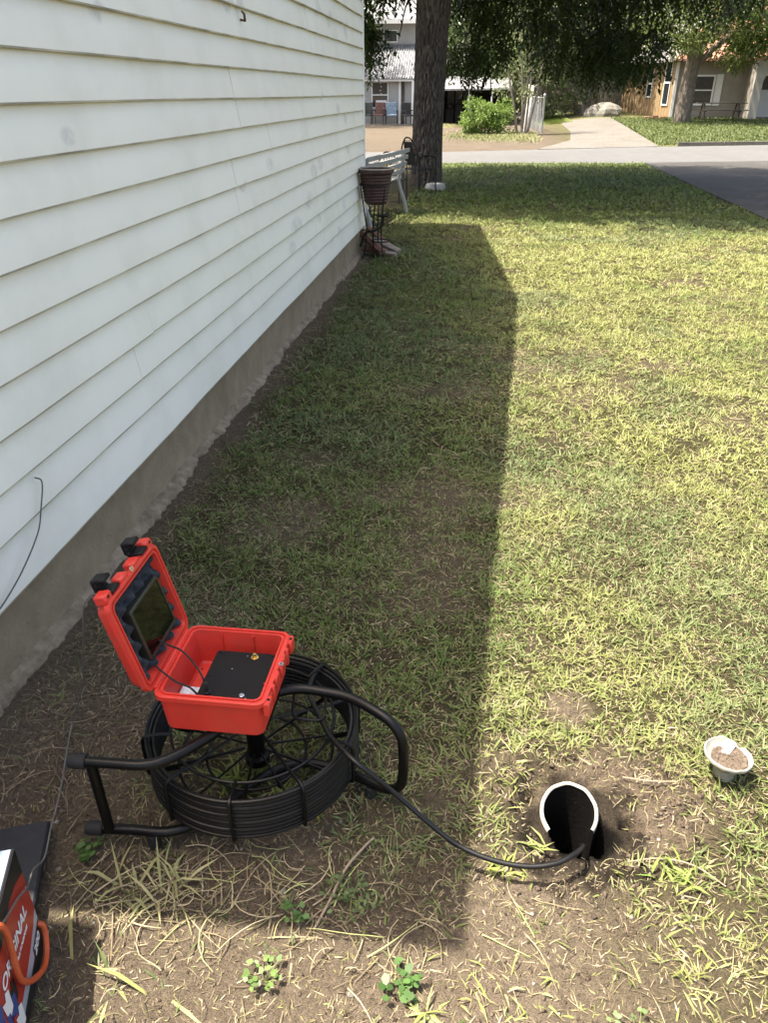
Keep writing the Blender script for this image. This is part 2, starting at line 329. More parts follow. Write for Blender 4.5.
mb = MB().box(H(X_W - .05, Y1 - .03, .23), H(X_W + .026, Y1 + .028, 2.72), bev=.004); mb.build('corner_trim', M_trim, house)
for k in range(18):   # siding on the street side of the house
    z0, z1 = zk(k), zk(k + 1); yy = Y1 + .0
    MB().add([H(-7.2, yy + .012, z0), H(X_W - .055, yy + .012, z0), H(X_W - .055, yy, z1 + .01), H(-7.2, yy, z1 + .01), H(-7.2, yy - .015, z0), H(X_W - .055, yy - .015, z0), H(X_W - .055, yy - .015, z1 + .01), H(-7.2, yy - .015, z1 + .01)],
             [(0, 3, 2, 1), (4, 5, 6, 7), (0, 1, 5, 4), (1, 2, 6, 5), (2, 3, 7, 6), (3, 0, 4, 7)]).build('siding_board', M_siding, house)
# foundation and ragged footing
mb = MB(); n = 150; rows = []
for i in range(n + 1):
    y = Y0 + (Y1 - .03 - Y0) * i / n; j = lambda s: float(fbm(y, s, 6, 71)) - .5
    rows.append([H(-1.45, y, -.2), H(-1.45, y, .272), H(-1.272 + .006 * j(1), y, .272), H(-1.268 + .012 * j(4), y, .12), H(-1.262 + .012 * j(8), y, -.2)][::-1])
mb.loft(rows).build('foundation', M_found, house, smooth=True)
mb = MB(); rows = []
for i in range(700 + 1):
    y = Y0 + (Y1 - .05 - Y0) * i / 700; j = lambda s, f=9: float(fbm(y, s, f, 81)) - .5
    wd = .022 + .065 * j(2, 3) + .045 * j(5, 14) + .030 * j(6, 55); zt = .020 + .024 * j(7, 5) + .016 * j(3, 22) + .016 * j(4, 60)
    rows.append([H(-1.275, y, -.1), H(-1.270, y, zt + .014), H(-1.255, y, zt + .008 + .012 * j(13, 25)), H(-1.25 + wd * .6, y, zt + .01 * j(9, 20)), H(-1.25 + wd, y, zt - .018 + .02 * j(11, 18)), H(-1.24 + wd, y, -.06)][::-1])
mb.loft(rows).build('footing', M_foot, house)
# roof: two shallow slopes, rake edge 20 cm beyond the wall; unseen back wing added for its shadow
mb = MB()
prof = [(.78, roofz(.83)), (6.27, 3.46), (10.36, 2.55), (10.36, 2.43), (6.27, 3.33), (.78, roofz(.83) - .12)]
mb.add([H(-1.05, y, z) for y, z in prof] + [H(-7.6, y, z) for y, z in prof], [(0, 1, 4, 5), (1, 2, 3, 4), (11, 10, 7, 6), (10, 9, 8, 7), (0, 6, 7, 1), (1, 7, 8, 2), (2, 8, 9, 3), (3, 9, 10, 4), (4, 10, 11, 5), (5, 11, 6, 0)])
mb.build('roof', M_roof, house)
mb = MB().box(H(-7.0, -3.4, 0), H(-2.05, .995, 2.5)); mb.build('unseen_shadow_wing_wall', M_bside, house)  # unseen wing, added and shaped to cast the stepped shadow edge near the camera
mb = MB().box(H(-7.4, -3.7, 2.5), H(-1.75, .76, 2.62)); mb.build('unseen_shadow_wing_roof', M_roof, house)
for x in (-2.3, -4.6, -7.1): MB().box(H(x - .05, 10.1, 0), H(x + .05, 10.2, 2.45)).build('porch_post', M_trim, house)
# a bent nail / clip and little marks on the siding
M_rust = mat('rusty_clip', (.09, .045, .03), .8, var=.3, scale=200)
for y, z in ((4.33, 1.81), (6.28, 2.145)):
    MB().tube([H(X_W + .012, y, z), H(X_W + .035, y + .004, z - .004), H(X_W + .04, y - .02, z + .022), H(X_W + .03, y - .03, z + .034)], [.006, .007, .006, .004], 6).build('nail', M_rust, house)
M_cord = mat('grey_cord', (.06, .065, .065), .5, var=.1, scale=50)
tag(MB().tube(smooth_path([(-1.226, 1.835, .535), (-1.214, 1.845, .515), (-1.208, 1.80, .45), (-1.205, 1.755, .398), (-1.206, 1.65, .34), (-1.214, 1.55, .298), (-1.235, 1.47, .262), (-1.255, 1.43, .2)], 5), .0022, 6).build('wall_wire', M_cord, smooth=True),
    'thin dark wire hanging loose over the lowest white siding boards', 'wire')

# ------------------------------------------------------------------ inspection reel with case
M_black = mat('satin_black_steel', (.003, .003, .0033), .38, var=.2, scale=80, spec=.28)
M_cable = mat('black_push_cable', (.0038, .0038, .004), .42, var=.15, scale=120, spec=.38, bump=.05, bscale=300)
M_rubber = mat('black_rubber', (.008, .008, .0085), .75, var=.2, scale=90)
M_plast = mat('black_plastic', (.005, .005, .0055), .5, var=.1, scale=200, bump=.15, bscale=900, spec=.25)
M_chrome = mat('bright_metal', (.75, .75, .74), .25, metal=1, var=.05)
M_gold = mat('gold_connector', (.85, .6, .22), .25, metal=1, var=.05)
RC = (-.474, 1.322)
reel = thing('camera_reel', 'black wire reel wound with black push cable in a tubular steel frame', 'cable reel', (RC[0], RC[1], 0))
def K(x, y, z): return (x - RC[0], y - RC[1], z)
def ring(r, z, t, n=72, m=8, wob=0, ph=0):
    return MB().tube([((r + wob * math.sin(3 * a + ph)) * math.cos(a), (r + wob * math.sin(3 * a + ph)) * math.sin(a), z + wob * .8 * math.sin(2 * a + ph)) for a in [2 * math.pi * i / n for i in range(n)]], t, m, closed=True)
for i in range(9):
    ring(.2435 + (.0012 if i % 2 else 0), .094 + i * .0109, .00555, 80, 8, .0007, i * 1.7).build('cable_turn', M_cable, reel, smooth=True)
mbi = MB()
for i in range(8): 
    q = ring(.233, .0985 + i * .0112, .0056, 72, 6, .001, i); mbi.add(q.v, q.f)
mbi.build('inner_coil', M_cable, reel, smooth=True)
ring(.247, .191, .0042, 80, 8).build('rim_wire', M_black, reel, smooth=True)
ring(.247, .084, .0042, 80, 8).build('rim_wire', M_black, reel, smooth=True)
ring(.192, .188, .0036, 64, 8).build('cage_ring', M_black, reel, smooth=True)
ring(.185, .084, .0036, 64, 8).build('cage_ring', M_black, reel, smooth=True)
ring(.120, .084, .0036, 64, 8).build('cage_ring', M_black, reel, smooth=True)
for i in range(10):
    a = R(-90 + 36 * i + 4); c, s = math.cos(a), math.sin(a); P = lambda r, z: (r * c, r * s, z)
    MB().tube(smooth_path([P(.190, .189), P(.222, .196), P(.245, .196), P(.2555, .186), P(.2565, .14), P(.2555, .088), P(.246, .078), P(.185, .080)], 3), .0044, 6).build('clip', M_black, reel, smooth=True)
    MB().tube([P(.026, .178 if i % 2 else .10), P(.19, .188 if i % 2 else .084)], .0034, 6).build('spoke', M_black, reel, smooth=True)
    MB().tube([P(.026, .10), P(.235, .086)], .003, 6).build('spoke', M_black, reel, smooth=True)
MB().lathe([(0, .055), (.03, .055), (.03, .075), (.021, .08), (.021, .185), (.028, .19), (.028, .21), (.016, .214), (.016, .268), (0, .268)], 20).build('hub', M_black, reel, smooth=True)
MB().lathe([(0, .0), (.006, .0), (.006, .006), (0, .007)], 8, Matrix.Translation((.012, -.020, .211))).build('bolt', M_chrome, reel)
up = [K(-.768, 1.068, .28), K(-.70, 1.070, .28), K(-.625, 1.075, .28), K(-.575, 1.105, .28), K(-.515, 1.175, .281), K(-.455, 1.262, .281), K(-.41, 1.317, .281), K(-.36, 1.338, .28), K(-.30, 1.335, .28), K(-.245, 1.325, .28), K(-.185, 1.295, .278),
      K(-.137, 1.268, .268), K(-.114, 1.255, .240), K(-.108, 1.252, .20), K(-.108, 1.252, .13), K(-.115, 1.256, .085), K(-.14, 1.268, .056), K(-.185, 1.29, .046), K(-.26, 1.32, .045), K(-.36, 1.335, .045), K(-.44, 1.29, .045), K(-.515, 1.19, .045), K(-.56, 1.135, .045), K(-.62, 1.10, .045), K(-.70, 1.096, .045), K(-.785, 1.09, .045)]
MB().tube(smooth_path(up, 4), .0118, 12).build('frame_tube', M_black, reel, smooth=True)
MB().tube([K(-.745, 1.070, .275), K(-.752, 1.088, .05)], .0115, 12).build('frame_post', M_black, reel, smooth=True)
for (a, b) in ((K(-.752, 1.068, .28), K(-.792, 1.0665, .28)), (K(-.768, 1.091, .045), K(-.81, 1.0885, .045))):
    d = (Vector(b) - Vector(a)).normalized(); a = Vector(a); b = Vector(b)
    MB().tube([a, a + d * .004, b - d * .012, b - d * .003, b], [.0145, .0165, .0165, .014, .008], 14).build('end_cap', M_rubber, reel, smooth=True)
for (x, y) in ((-.655, 1.096), (-.188, 1.288), (-.41, 1.30)):
    MB().lathe([(0, .0), (.014, 0), (.0155, .012), (.013, .038), (0, .040)], 14, Matrix.Translation(Vector(K(x, y, 0)))).build('foot', M_rubber, reel, smooth=True)
g0 = [K(-.372, 1.333, .275), K(-.374, 1.318, .245), K(-.372, 1.31, .235), K(-.362, 1.298, .228), K(-.315, 1.298, .226), K(-.300, 1.303, .232), K(-.297, 1.315, .245), K(-.297, 1.33, .275)]
MB().tube(smooth_path(g0, 4), .0034, 6).build('cable_guide', M_black, reel, smooth=True)
MB().box(K(-.46, 1.20, .283), K(-.40, 1.36, .291)).build('mounting_plate', M_black, reel)
MB().box(K(-.56, 1.215, .268), K(-.47, 1.25, .291)).build('mounting_plate', M_black, reel)
cab = smooth_path([K(-.355, 1.53, .17), K(-.36, 1.47, .20), K(-.352, 1.395, .215), K(-.318, 1.33, .218), K(-.276, 1.262, .217), K(-.215, 1.195, .222), K(-.165, 1.178, .195), K(-.107, 1.174, .140), K(-.04, 1.150, .098), K(.025, 1.122, .072), K(.10, 1.103, .060), K(.175, 1.098, .058), K(.235, 1.110, .062), K(.272, 1.135, .062), K(.296, 1.168, .045), K(.304, 1.200, .012), K(.306, 1.225, -.05), K(.302, 1.24, -.3)], 8)
MB().tube(cab, .0058, 10).build('cable', M_cable, reel, smooth=True)

# ---- the orange-red hard case
M_red = mat('red_hard_plastic', (.62, .042, .028), .45, var=.06, scale=30, bump=.10, bscale=420, spec=.4, dirt=(.42, .07, .05), dirt_amt=.35, dirt_scale=22)
M_foam = mat('grey_foam', (.034, .039, .048), .95, var=.25, scale=120, bump=.4, bscale=300, spec=.2)
M_glass = mat('screen_glass', (.002, .002, .002), .05, var=.1, scale=5, spec=.14)
M_bezel = mat('screen_bezel', (.018, .019, .015), .3, var=.1, scale=90)
M_label = mat('paper_label', (.55, .56, .60), .5, var=.25, scale=160)
case = thing('hard_case', 'open orange-red hard case with screen in its foam lid, sitting on the cable reel', 'case', (-.508, 1.276, .292))
def rr(x0, x1, y0, y1, r, z, n=5):
    out = []
    for (cx, cy, a0) in ((x1 - r, y0 + r, -90), (x1 - r, y1 - r, 0), (x0 + r, y1 - r, 90), (x0 + r, y0 + r, 180)):
        for i in range(n + 1):
            a = R(a0 + 90 * i / n); out.append((cx + r * math.cos(a), cy + r * math.sin(a), z))
    return out
hx, hy = .118, .121       # half size at the rim
def tub(depth, taper, floor, wall=.0045, h=hx, k=hy):
    """open tray: outer skin from the bottom up, flange, inside down to the floor"""
    L = [rr(-h + taper + .006, h - taper - .006, -k + taper + .006, k - taper - .006, .018, 0), rr(-h + taper, h - taper, -k + taper, k - taper, .02, .006),
         rr(-h + .004, h - .004, -k + .004, k - .004, .02, depth - .014), rr(-h - .003, h + .003, -k - .003, k + .003, .023, depth - .012), rr(-h - .003, h + .003, -k - .003, k + .003, .023, depth - .001),
         rr(-h - .001, h + .001, -k - .001, k + .001, .022, depth), rr(-h + .004, h - .004, -k + .004, k - .004, .02, depth), rr(-h + .0045, h - .0045, -k + .0045, k - .0045, .019, depth - .004), rr(-h + .0085, h - .0085, -k + .0085, k - .0085, .017, depth - .004), rr(-h + .009, h - .009, -k + .009, k - .009, .017, depth - .0005), rr(-h + .013, h - .013, -k + .013, k - .013, .015, depth - .0005), rr(-h + .0135, h - .0135, -k + .0135, k - .0135, .015, depth - .003),
         rr(-h + taper + wall + .006, h - taper - wall - .006, -k + taper + wall + .006, k - taper - wall - .006, .012, floor + .005), rr(-h + taper + wall + .011, h - taper - wall - .011, -k + taper + wall + .011, k - taper - wall - .011, .010, floor)]
    return MB().loft(L)
DB = .104
tub(DB, .010, .012).build('case_base', M_red, case, smooth=True)
def lug(y0, y1, z0, z1, x0, x1, parent, M=None, name='lug', m=None):
    return MB().box((x0, y0, z0), (x1, y1, z1), M, bev=.003).build(name, m or M_red, parent, smooth=True)
for (y0, y1, z0, z1, x1) in ((-.117, -.088, .066, .101, .129), (-.066, -.052, .058, .1035, .127), (-.094, -.060, .066, .094, .123), (-.040, -.010, .074, .103, .126), (.000, .012, .07, .103, .128), (.020, .050, .074, .103, .126), (.056, .070, .058, .1035, .127), (.086, .117, .066, .101, .129)):
    lug(y0, y1, z0, z1, hx - .004, x1, case)
for yy in (-.102, .102): MB().lathe([(0, 0), (.0035, 0), (.0035, .0006), (0, .0006)], 10, Matrix.Translation((.124, yy, .1012))).build('lug_hole', M_plast, case)
MB().lathe([(.003, 0), (.006, 0), (.006, .002), (.003, .002)], 10, Matrix.Translation((.125, .007, .1045))).build('padlock_eye', M_chrome, case)
for y0 in (-.05, 0.05): MB().box((hx - .018, y0 - .001, .02), (hx - .0145, y0 + .001, .098)).build('wall_rib', M_red, case)
for x0 in (-.04, .035): MB().box((x0 - .0012, hy - .0195, .02), (x0 + .0012, hy - .0145, .098)).build('wall_rib', M_red, case)
# instrument panel
px0, px1, py0, py1 = -.040, .098, -.104, .068
MB().loft([rr(px0, px1, py0, py1, .008, .02), rr(px0, px1, py0, py1, .008, .079), rr(px0 + .001, px1 - .001, py0 + .001, py1 - .001, .007, .080)]).build('control_panel', M_plast, case, smooth=True)
pan_z = .0803
for (x, y) in ((px0 + .008, py0 + .008), (px1 - .008, py0 + .008), (px0 + .008, py1 - .008), (px1 - .008, py1 - .008), (px1 - .006, -.02), (px0 + .006, -.02)):
    MB().lathe([(0, 0), (.0028, 0), (.0026, .001), (0, .0013)], 10, Matrix.Translation((x, y, pan_z))).build('screw', M_black, case)
MB().lathe([(.0, 0), (.0085, 0), (.0085, .0022), (.0062, .0025), (.0062, .005), (.004, .005), (.004, .011), (0, .011)], 16, Matrix.Translation((.052, .050, pan_z))).build('antenna_connector', M_gold, case, smooth=True)
MB().lathe([(.0, 0), (.0085, 0), (.0085, .003), (.006, .004), (.006, .014), (.0045, .0155), (0, .0155)], 16, Matrix.Translation((.062, -.088, pan_z))).build('toggle_switch', M_chrome, case, smooth=True)
MB().lathe([(.0, 0), (.0095, 0), (.0095, .002), (.007, .006), (0, .006)], 16, Matrix.Translation((.028, -.092, pan_z))).build('push_button', M_black, case, smooth=True)
MB().lathe([(.0, 0), (.0017, 0), (.0015, .001), (0, .0013)], 10, Matrix.Translation((.012, .006, pan_z))).build('indicator_light', M_chrome, case)
MB().lathe([(.0, 0), (.0014, 0), (.0014, .001), (0, .001)], 10, Matrix.Translation((.034, .053, pan_z))).build('indicator_light', M_chrome, case)
MB().lathe([(.0, 0), (.0075, 0), (.0075, .006), (.005, .008), (.005, .026), (.0035, .030), (0, .030)], 14, Matrix.Translation((-.018, -.077, pan_z))).build('cable_plug', M_rubber, case, smooth=True)
MB().box((-.097, -.085, .0125), (-.046, -.02, .046), bev=.003).build('raised_label_block', M_label, case)  # block added to lift the paper label above the case floor
for (x, y) in ((-.084, -.066), (-.064, -.064)): MB().lathe([(0, 0), (.006, 0), (.006, .0006), (0, .0006)], 14, Matrix.Translation((x, y, .0462))).build('label_mark', M_plast, case)
for (x, y) in ((-.088, .075), (-.060, .085)): MB().lathe([(0, 0), (.0022, 0), (.0022, .0005), (0, .0005)], 10, Matrix.Translation((x, y, .0122))).build('rivet', M_plast, case)
# lid: built lying open-side up, then tipped about the hinge
hinge = Vector((-hx - .004, 0, DB))
uv = Vector((-.235, 0, .972)).normalized(); nv = Vector((.972, 0, .235)).normalized()   # up along the lid, inner face normal
LM = Matrix(((-uv.x * -1, 0, nv.x, 0), (0, 1, 0, 0), (uv.z, 0, nv.z, 0), (0, 0, 0, 1)))
LM = Matrix.Translation(hinge) @ Matrix(((uv.x, 0, nv.x, 0), (0, -1, 0, 0), (uv.z, 0, nv.z, 0), (0, 0, 0, 1))) @ Matrix.Diagonal((.955, 1, 1, 1)) @ Matrix.Translation((hx + .004, 0, -.040))
lid = tub(.040, .008, .012); lid.v = [tuple(LM @ Vector(v)) for v in lid.v]
lid = lid.build('lid', M_red, case, smooth=True)
def LB(mb, name, m, smooth=True):
    mb.v = [tuple(LM @ Vector(v)) for v in mb.v]; return mb.build(name, m, lid, smooth=smooth)
for (y0, y1, z0, z1, x1) in ((-.117, -.088, .010, .038, .138), (-.084, -.055, .014, .036, .128), (-.046, -.012, .012, .0385, .132), (.012, .046, .012, .0385, .132), (.055, .084, .014, .036, .128), (.088, .117, .010, .038, .138)):
    LB(MB().box((hx - .004, y0, z0), (x1, y1, z1), bev=.004), 'lug', M_red)
for y in (-.105, .105): LB(MB().lathe([(0, 0), (.0035, 0), (.0035, .0006), (0, .0006)], 10, Matrix.Translation((.130, y, .0382))), 'lug_hole', M_plast)
LB(MB().lathe([(.003, 0), (.0065, 0), (.0065, .002), (.003, .002)], 10, Matrix.Translation((.126, 0, .039))), 'padlock_eye', M_chrome)
for y in (.072, -.072):          # black latches swung out over the lid's top edge
    LB(MB().box((.124, y - .017, .006), (.132, y + .017, .040), bev=.002).box((.128, y - .016, -.002), (.160, y + .016, .010), bev=.003).box((.150, y - .016, .004), (.160, y + .016, .030), bev=.003).box((.128, y - .019, .004), (.136, y + .019, .014), bev=.002), 'latch', M_plast)
# egg-crate foam: pointed grey bumps round the screen, a mesh of cells
fx, fy = hx - .016, hy - .016; n1_, n2_ = 66, 68; vs = []; fs = []
for i in range(n1_ + 1):
    for j in range(n2_ + 1):
        x = -fx + 2 * fx * i / n1_; y = -fy + 2 * fy * j / n2_
        u_ = x / .0235; v_ = y / .0235; hgt = .5 + .5 * math.cos(2 * math.pi * u_ * .5 + 0) * math.cos(2 * math.pi * v_ * .5)
        hgt = max(0, hgt) ** .9
        edge = min(1, (fx - abs(x)) / .006, (fy - abs(y)) / .006)
        vs.append((x + random.uniform(-.0004, .0004), y + random.uniform(-.0004, .0004), .016 + .021 * hgt * max(edge, 0)))
for i in range(n1_):
    for j in range(n2_): a = i * (n2_ + 1) + j; fs.append((a, a + n2_ + 1, a + n2_ + 2, a + 1))
LB(MB().add(vs, fs), 'foam', M_foam)
sx0, sx1, sy0, sy1 = -.070, .062, -.072, .072
LB(MB().loft([rr(sx0, sx1, sy0, sy1, .006, .014), rr(sx0, sx1, sy0, sy1, .006, .041), rr(sx0 + .002, sx1 - .002, sy0 + .002, sy1 - .002, .005, .043), rr(sx0 + .009, sx1 - .007, sy0 + .007, sy1 - .007, .003, .043), rr(sx0 + .009, sx1 - .007, sy0 + .007, sy1 - .007, .003, .0415)], cap=False), 'screen_bezel', M_bezel)
LB(MB().loft([rr(sx0 + .008, sx1 - .006, sy0 + .006, sy1 - .006, .003, .030), rr(sx0 + .008, sx1 - .006, sy0 + .006, sy1 - .006, .003, .0418)]), 'screen', M_glass, False)
LB(MB().tube([(-hx - .004, -.10, .040), (-hx - .004, .10, .040)], .0045, 10), 'hinge', M_red)
def case_pt(x, y, z): return Vector((x + .508, y - 1.276, z - .292))
MB().tube(smooth_path([case_pt(-.655, 1.262, .462), case_pt(-.628, 1.255, .452), case_pt(-.590, 1.245, .445), case_pt(-.556, 1.222, .432), case_pt(-.534, 1.204, .415), case_pt(-.5265, 1.199, .385)], 6), .0022, 6).build('lead', M_rubber, case, smooth=True)
MB().tube(smooth_path([case_pt(-.640, 1.215, .425), case_pt(-.622, 1.205, .418), case_pt(-.59, 1.195, .402), case_pt(-.56, 1.192, .392), case_pt(-.545, 1.192, .374)], 6), .0024, 6).build('lead', M_rubber, case, smooth=True)
P1 = Vector((-.795, .86, 0)); U = Vector((-.316, .949, 0)); Nn = Vector((.949, .316, 0))
# thin cord that trails from the lid over the ground to the product box
cpts = [(-.735, 1.245, .550), (-.745, 1.212, .600), (-.762, 1.200, .58), (-.80, 1.235, .48), (-.865, 1.31, .34), (-.935, 1.385, .18), (-1.0, 1.42, .05), (-1.01, 1.405, .012), (-.985, 1.33, .008), (-.95, 1.24, .012), (-.92, 1.16, .02), (-.895, 1.09, .034), (-.868, 1.01, .036), (-.850, .95, .08)] + [tuple(P1 + U * a + Vector((0, 0, b)) + Nn * c) for a, b, c in ((-.012, .175, .006), (-.055, .205, .005), (-.105, .232, .005), (-.145, .258, .005), (-.165, .277, -.006), (-.22, .277, -.08), (-.3, .277, -.2))]
tag(MB().tube(smooth_path(cpts, 6), .0021, 6).build('trailing_wire', mat('dull_cord', (.13, .125, .12), .5), smooth=True), 'thin grey cord trailing from the case lid across the dirt and black mat', 'cord')

# ------------------------------------------------------------------ product box, black mat, orange cord
M_cred = mat('box_red', (.36, .026, .018), .35, var=.04, scale=20); M_cblk = mat('box_black', (.012, .012, .014), .35, var=.1); M_cgry = mat('box_grey', (.36, .37, .41), .35, var=.05)
M_cblue = mat('box_blue', (.03, .06, .22), .35, var=.1); M_cwht = mat('box_white', (.75, .75, .76), .35, var=.03); M_cyel = mat('box_film', (.17, .22, .30), .3, var=.2, scale=14)
P1 = Vector((-.795, .86, 0)); U = Vector((-.316, .949, 0)); Nn = Vector((.949, .316, 0))
BM = Matrix(((U.x, 0, Nn.x, 0), (U.y, 0, Nn.y, 0), (0, 1, 0, 0), (0, 0, 0, 1)))   # local x=s along face, y=up, z=out of face
pbox = thing('product_box', 'red, black and grey printed carton lettered ORIGINAL and 200 in the bottom left corner', 'carton', P1)
pbox.matrix_world = Matrix.Translation(P1) @ BM
LN, HT = .42, .272
MB().box((-LN, 0, -.30), (-.0, HT, 0), bev=.002).build('carton', M_cblk, pbox)
M_redp = M_cred
MB().box((-LN + .004, HT + .0003, -.296), (-.004, HT + .0015, -.004)).build('top_panel', M_cyel, pbox)
def flat(name, pts, z, m): return MB().add([(x, y, z) for x, y in pts] + [(x, y, z - .0006) for x, y in pts], [tuple(range(len(pts))), tuple(range(2 * len(pts) - 1, len(pts) - 1, -1))] + [(i, i + len(pts), (i + 1) % len(pts) + len(pts), (i + 1) % len(pts)) for i in range(len(pts))]).build(name, m, pbox)
flat('red_print', [(-.0015, .003), (-.0015, .268), (-LN + .002, .268), (-LN + .002, .003)], .0005, M_cred)
flat('black_print', [(-.0012, .205), (-.0012, .2715), (-LN + .01, .2715), (-LN + .01, .215), (-.20, .212), (-.125, .222), (-.085, .232), (-.045, .226)], .0010, M_cblk)
flat('grey_print', [(-.003, .098), (-.03, .082), (-.07, .070), (-.12, .060), (-.19, .052), (-.30, .046), (-.30, .010), (-.003, .010)], .0008, M_cgry)
flat('black_print', [(-.003, .07), (-.062, .058), (-.066, .040), (-.10, .036), (-.18, .030), (-.30, .026), (-.30, .002), (-.003, .002)], .0014, M_cblk)
for i, (s, t, m_) in enumerate(((-.175, .12, M_cblk), (-.19, .10, M_cblue), (-.205, .135, M_cwht), (-.225, .10, M_cblue), (-.24, .125, M_cred), (-.255, .10, M_cwht), (-.21, .07, M_cred), (-.185, .06, M_cwht), (-.245, .16, M_cblue))):
    flat('picture_print', [(s + .012, t - .03), (s + .016, t + .012), (s + .002, t + .022), (s - .004, t + .008), (s - .018, t + .018), (s - .014, t - .034)], .0018 + i * .0003, m_)
def lettering(txt, s, t, size, m, parent, rot=0, z=.0022, name='lettering', shear=.0):
    cu = bpy.data.curves.new('font', 'FONT'); cu.body = txt; cu.size = size; cu.extrude = .0003; cu.offset = size * .02; cu.shear = shear
    ob = bpy.data.objects.new('tmp', cu); me = bpy.data.meshes.new_from_object(ob); bpy.data.objects.remove(ob)
    me.materials.clear(); me.materials.append(m); o = link(name, me, parent); o.location = (s, t, z); o.rotation_euler = (0, 0, rot); return o
lettering('ORIGINAL', -.205, .158, .036, M_cwht, pbox, R(-6), shear=.15)
lettering('MULTI-PURPOSE', -.132, .127, .0105, M_cwht, pbox, R(-6), shear=.15)
lettering('TM', -.018, .171, .006, M_cwht, pbox)
lettering('200', -.060, .036, .026, M_cwht, pbox, R(6), shear=.2)
M_mat = mat('black_mat', (.014, .016, .021), .6, var=.25, scale=40, bump=.2, bscale=400)
mt_ = thing('black_mat', 'flat black padded mat lying on the dirt behind the carton', 'mat', (-.911, 1.111, .0), math.atan2(.228, -.083) + R(-90))
MB().box((-.42, -.36, .010), (0, .0, .030), bev=.004).build('pad', M_mat, mt_)
M_orange = mat('orange_cord', (.48, .085, .028), .45, var=.1, scale=60)
oc = [tuple(P1 + U * a + Vector((0, 0, b)) + Nn * c) for a, b, c in ((-.24, .279, -.18), (-.19, .281, -.09), (-.165, .282, -.02), (-.152, .262, .010), (-.150, .20, .010), (-.158, .13, .010), (-.142, .085, .012), (-.112, .048, .014), (-.080, .022, .016), (-.052, .012, .014), (-.030, .018, .012), (-.014, .036, .010), (-.008, .054, .006), (-.010, .060, -.01))]
tag(MB().tube(smooth_path(oc, 6), .0058, 8).build('orange_cord', M_orange, smooth=True), 'orange cord looped over the face of the red carton', 'cord')

# ------------------------------------------------------------------ sewer clean-out pipe and broken stub
M_pvc = mat('white_pvc', (.34, .335, .30), .5, var=.10, scale=60, dirt=(.22, .18, .13), dirt_amt=.85, dirt_scale=30)
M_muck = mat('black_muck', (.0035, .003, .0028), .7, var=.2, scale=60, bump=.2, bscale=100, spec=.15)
pipe = thing('cleanout_pipe', 'open white plastic sewer clean-out pipe set in the dirt with a black cable going in', 'pipe', (PIPE[0], PIPE[1], 0))
n = 96; L = []
def rimz(a): return .024 + .024 * math.sin(a) + .004 * math.cos(a) - .16 * float(ss(R(221), R(225), a) * ss(R(322), R(318), a)) + .0010 * math.sin(9 * a)
for (r, dz) in ((.0655, -.4), (.0668, -.010), (.067, -.003), (.0655, 0), (.0595, 0), (.058, -.003)):
    L.append([(r * math.cos(2 * math.pi * k / n), r * math.sin(2 * math.pi * k / n), (rimz(2 * math.pi * k / n) + dz) if dz > -.3 else -.4) for k in range(n)])
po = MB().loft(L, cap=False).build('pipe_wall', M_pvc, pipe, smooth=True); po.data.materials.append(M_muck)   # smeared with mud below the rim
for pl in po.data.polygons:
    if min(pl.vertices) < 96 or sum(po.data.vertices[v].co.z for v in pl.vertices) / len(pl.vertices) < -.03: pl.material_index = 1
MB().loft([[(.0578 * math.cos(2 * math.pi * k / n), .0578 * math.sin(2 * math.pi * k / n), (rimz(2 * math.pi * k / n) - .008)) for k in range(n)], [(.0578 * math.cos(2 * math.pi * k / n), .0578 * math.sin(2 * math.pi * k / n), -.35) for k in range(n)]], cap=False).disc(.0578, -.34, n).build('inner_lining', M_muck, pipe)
stub = thing('broken_pipe_stub', 'small broken white plastic pipe stub holding soil, standing in the grass', 'pipe stub', (.676, 1.462, .020))
n = 48; L = []
stub.scale = (1.04, 1.04, .95)
def sz(a): return .056 - .002 * math.sin(a) - .004 * math.cos(a) + (.006 * math.exp(-((a - R(95)) / .3) ** 2)) - .012 * math.exp(-((a - R(45)) / .16) ** 2) + .001 * math.sin(13 * a)
for (r, dz, base) in ((.024, 0, -.05), (.025, 0, .010), (.031, 0, .020), (.050, -.012, None), (.054, -.010, None), (.0555, -.003, None), (.0545, 0, None), (.0515, 0, None), (.0505, -.004, None), (.040, -.020, None), (.020, 0, .026)):
    L.append([(r * math.cos(2 * math.pi * k / n), r * math.sin(2 * math.pi * k / n), base if base is not None else sz(2 * math.pi * k / n) + dz) for k in range(n)])
MB().loft(L, cap=False).build('stub_wall', M_pvc, stub, smooth=True)
mbs = MB(); vs = [(0, 0, .050)]; fs = []
for i in range(1, 9):
    for k in range(28):
        a = 2 * math.pi * k / 28; r = .042 * i / 8; vs.append((r * math.cos(a) + .003, r * math.sin(a) - .006, .049 + .006 * math.sin(a) * i / 8 - (.004 if i == 8 else 0) + random.uniform(-.0025, .0025)))
fs += [(0, 1 + k, 1 + (k + 1) % 28) for k in range(28)]
for i in range(7): fs += [(1 + i * 28 + k, 1 + (i + 1) * 28 + k, 1 + (i + 1) * 28 + (k + 1) % 28, 1 + i * 28 + (k + 1) % 28) for k in range(28)]
mbs.add(vs, fs).build('soil_fill', mat('dry_soil', (.10, .075, .055), .95, var=.4, scale=120, bump=.8, bscale=200), stub)
MB().add([(-.03, .028, .052), (.010, .044, .060), (.026, .030, .060), (.004, .004, .052), (-.022, .010, .050), (-.03, .028, .049), (.010, .044, .057), (.026, .030, .057), (.004, .004, .049), (-.022, .010, .047)],
         [(0, 4, 3, 2, 1), (5, 6, 7, 8, 9), (0, 1, 6, 5), (1, 2, 7, 6), (2, 3, 8, 7), (3, 4, 9, 8), (4, 0, 5, 9)]).build('broken_shard', M_pvc, stub)
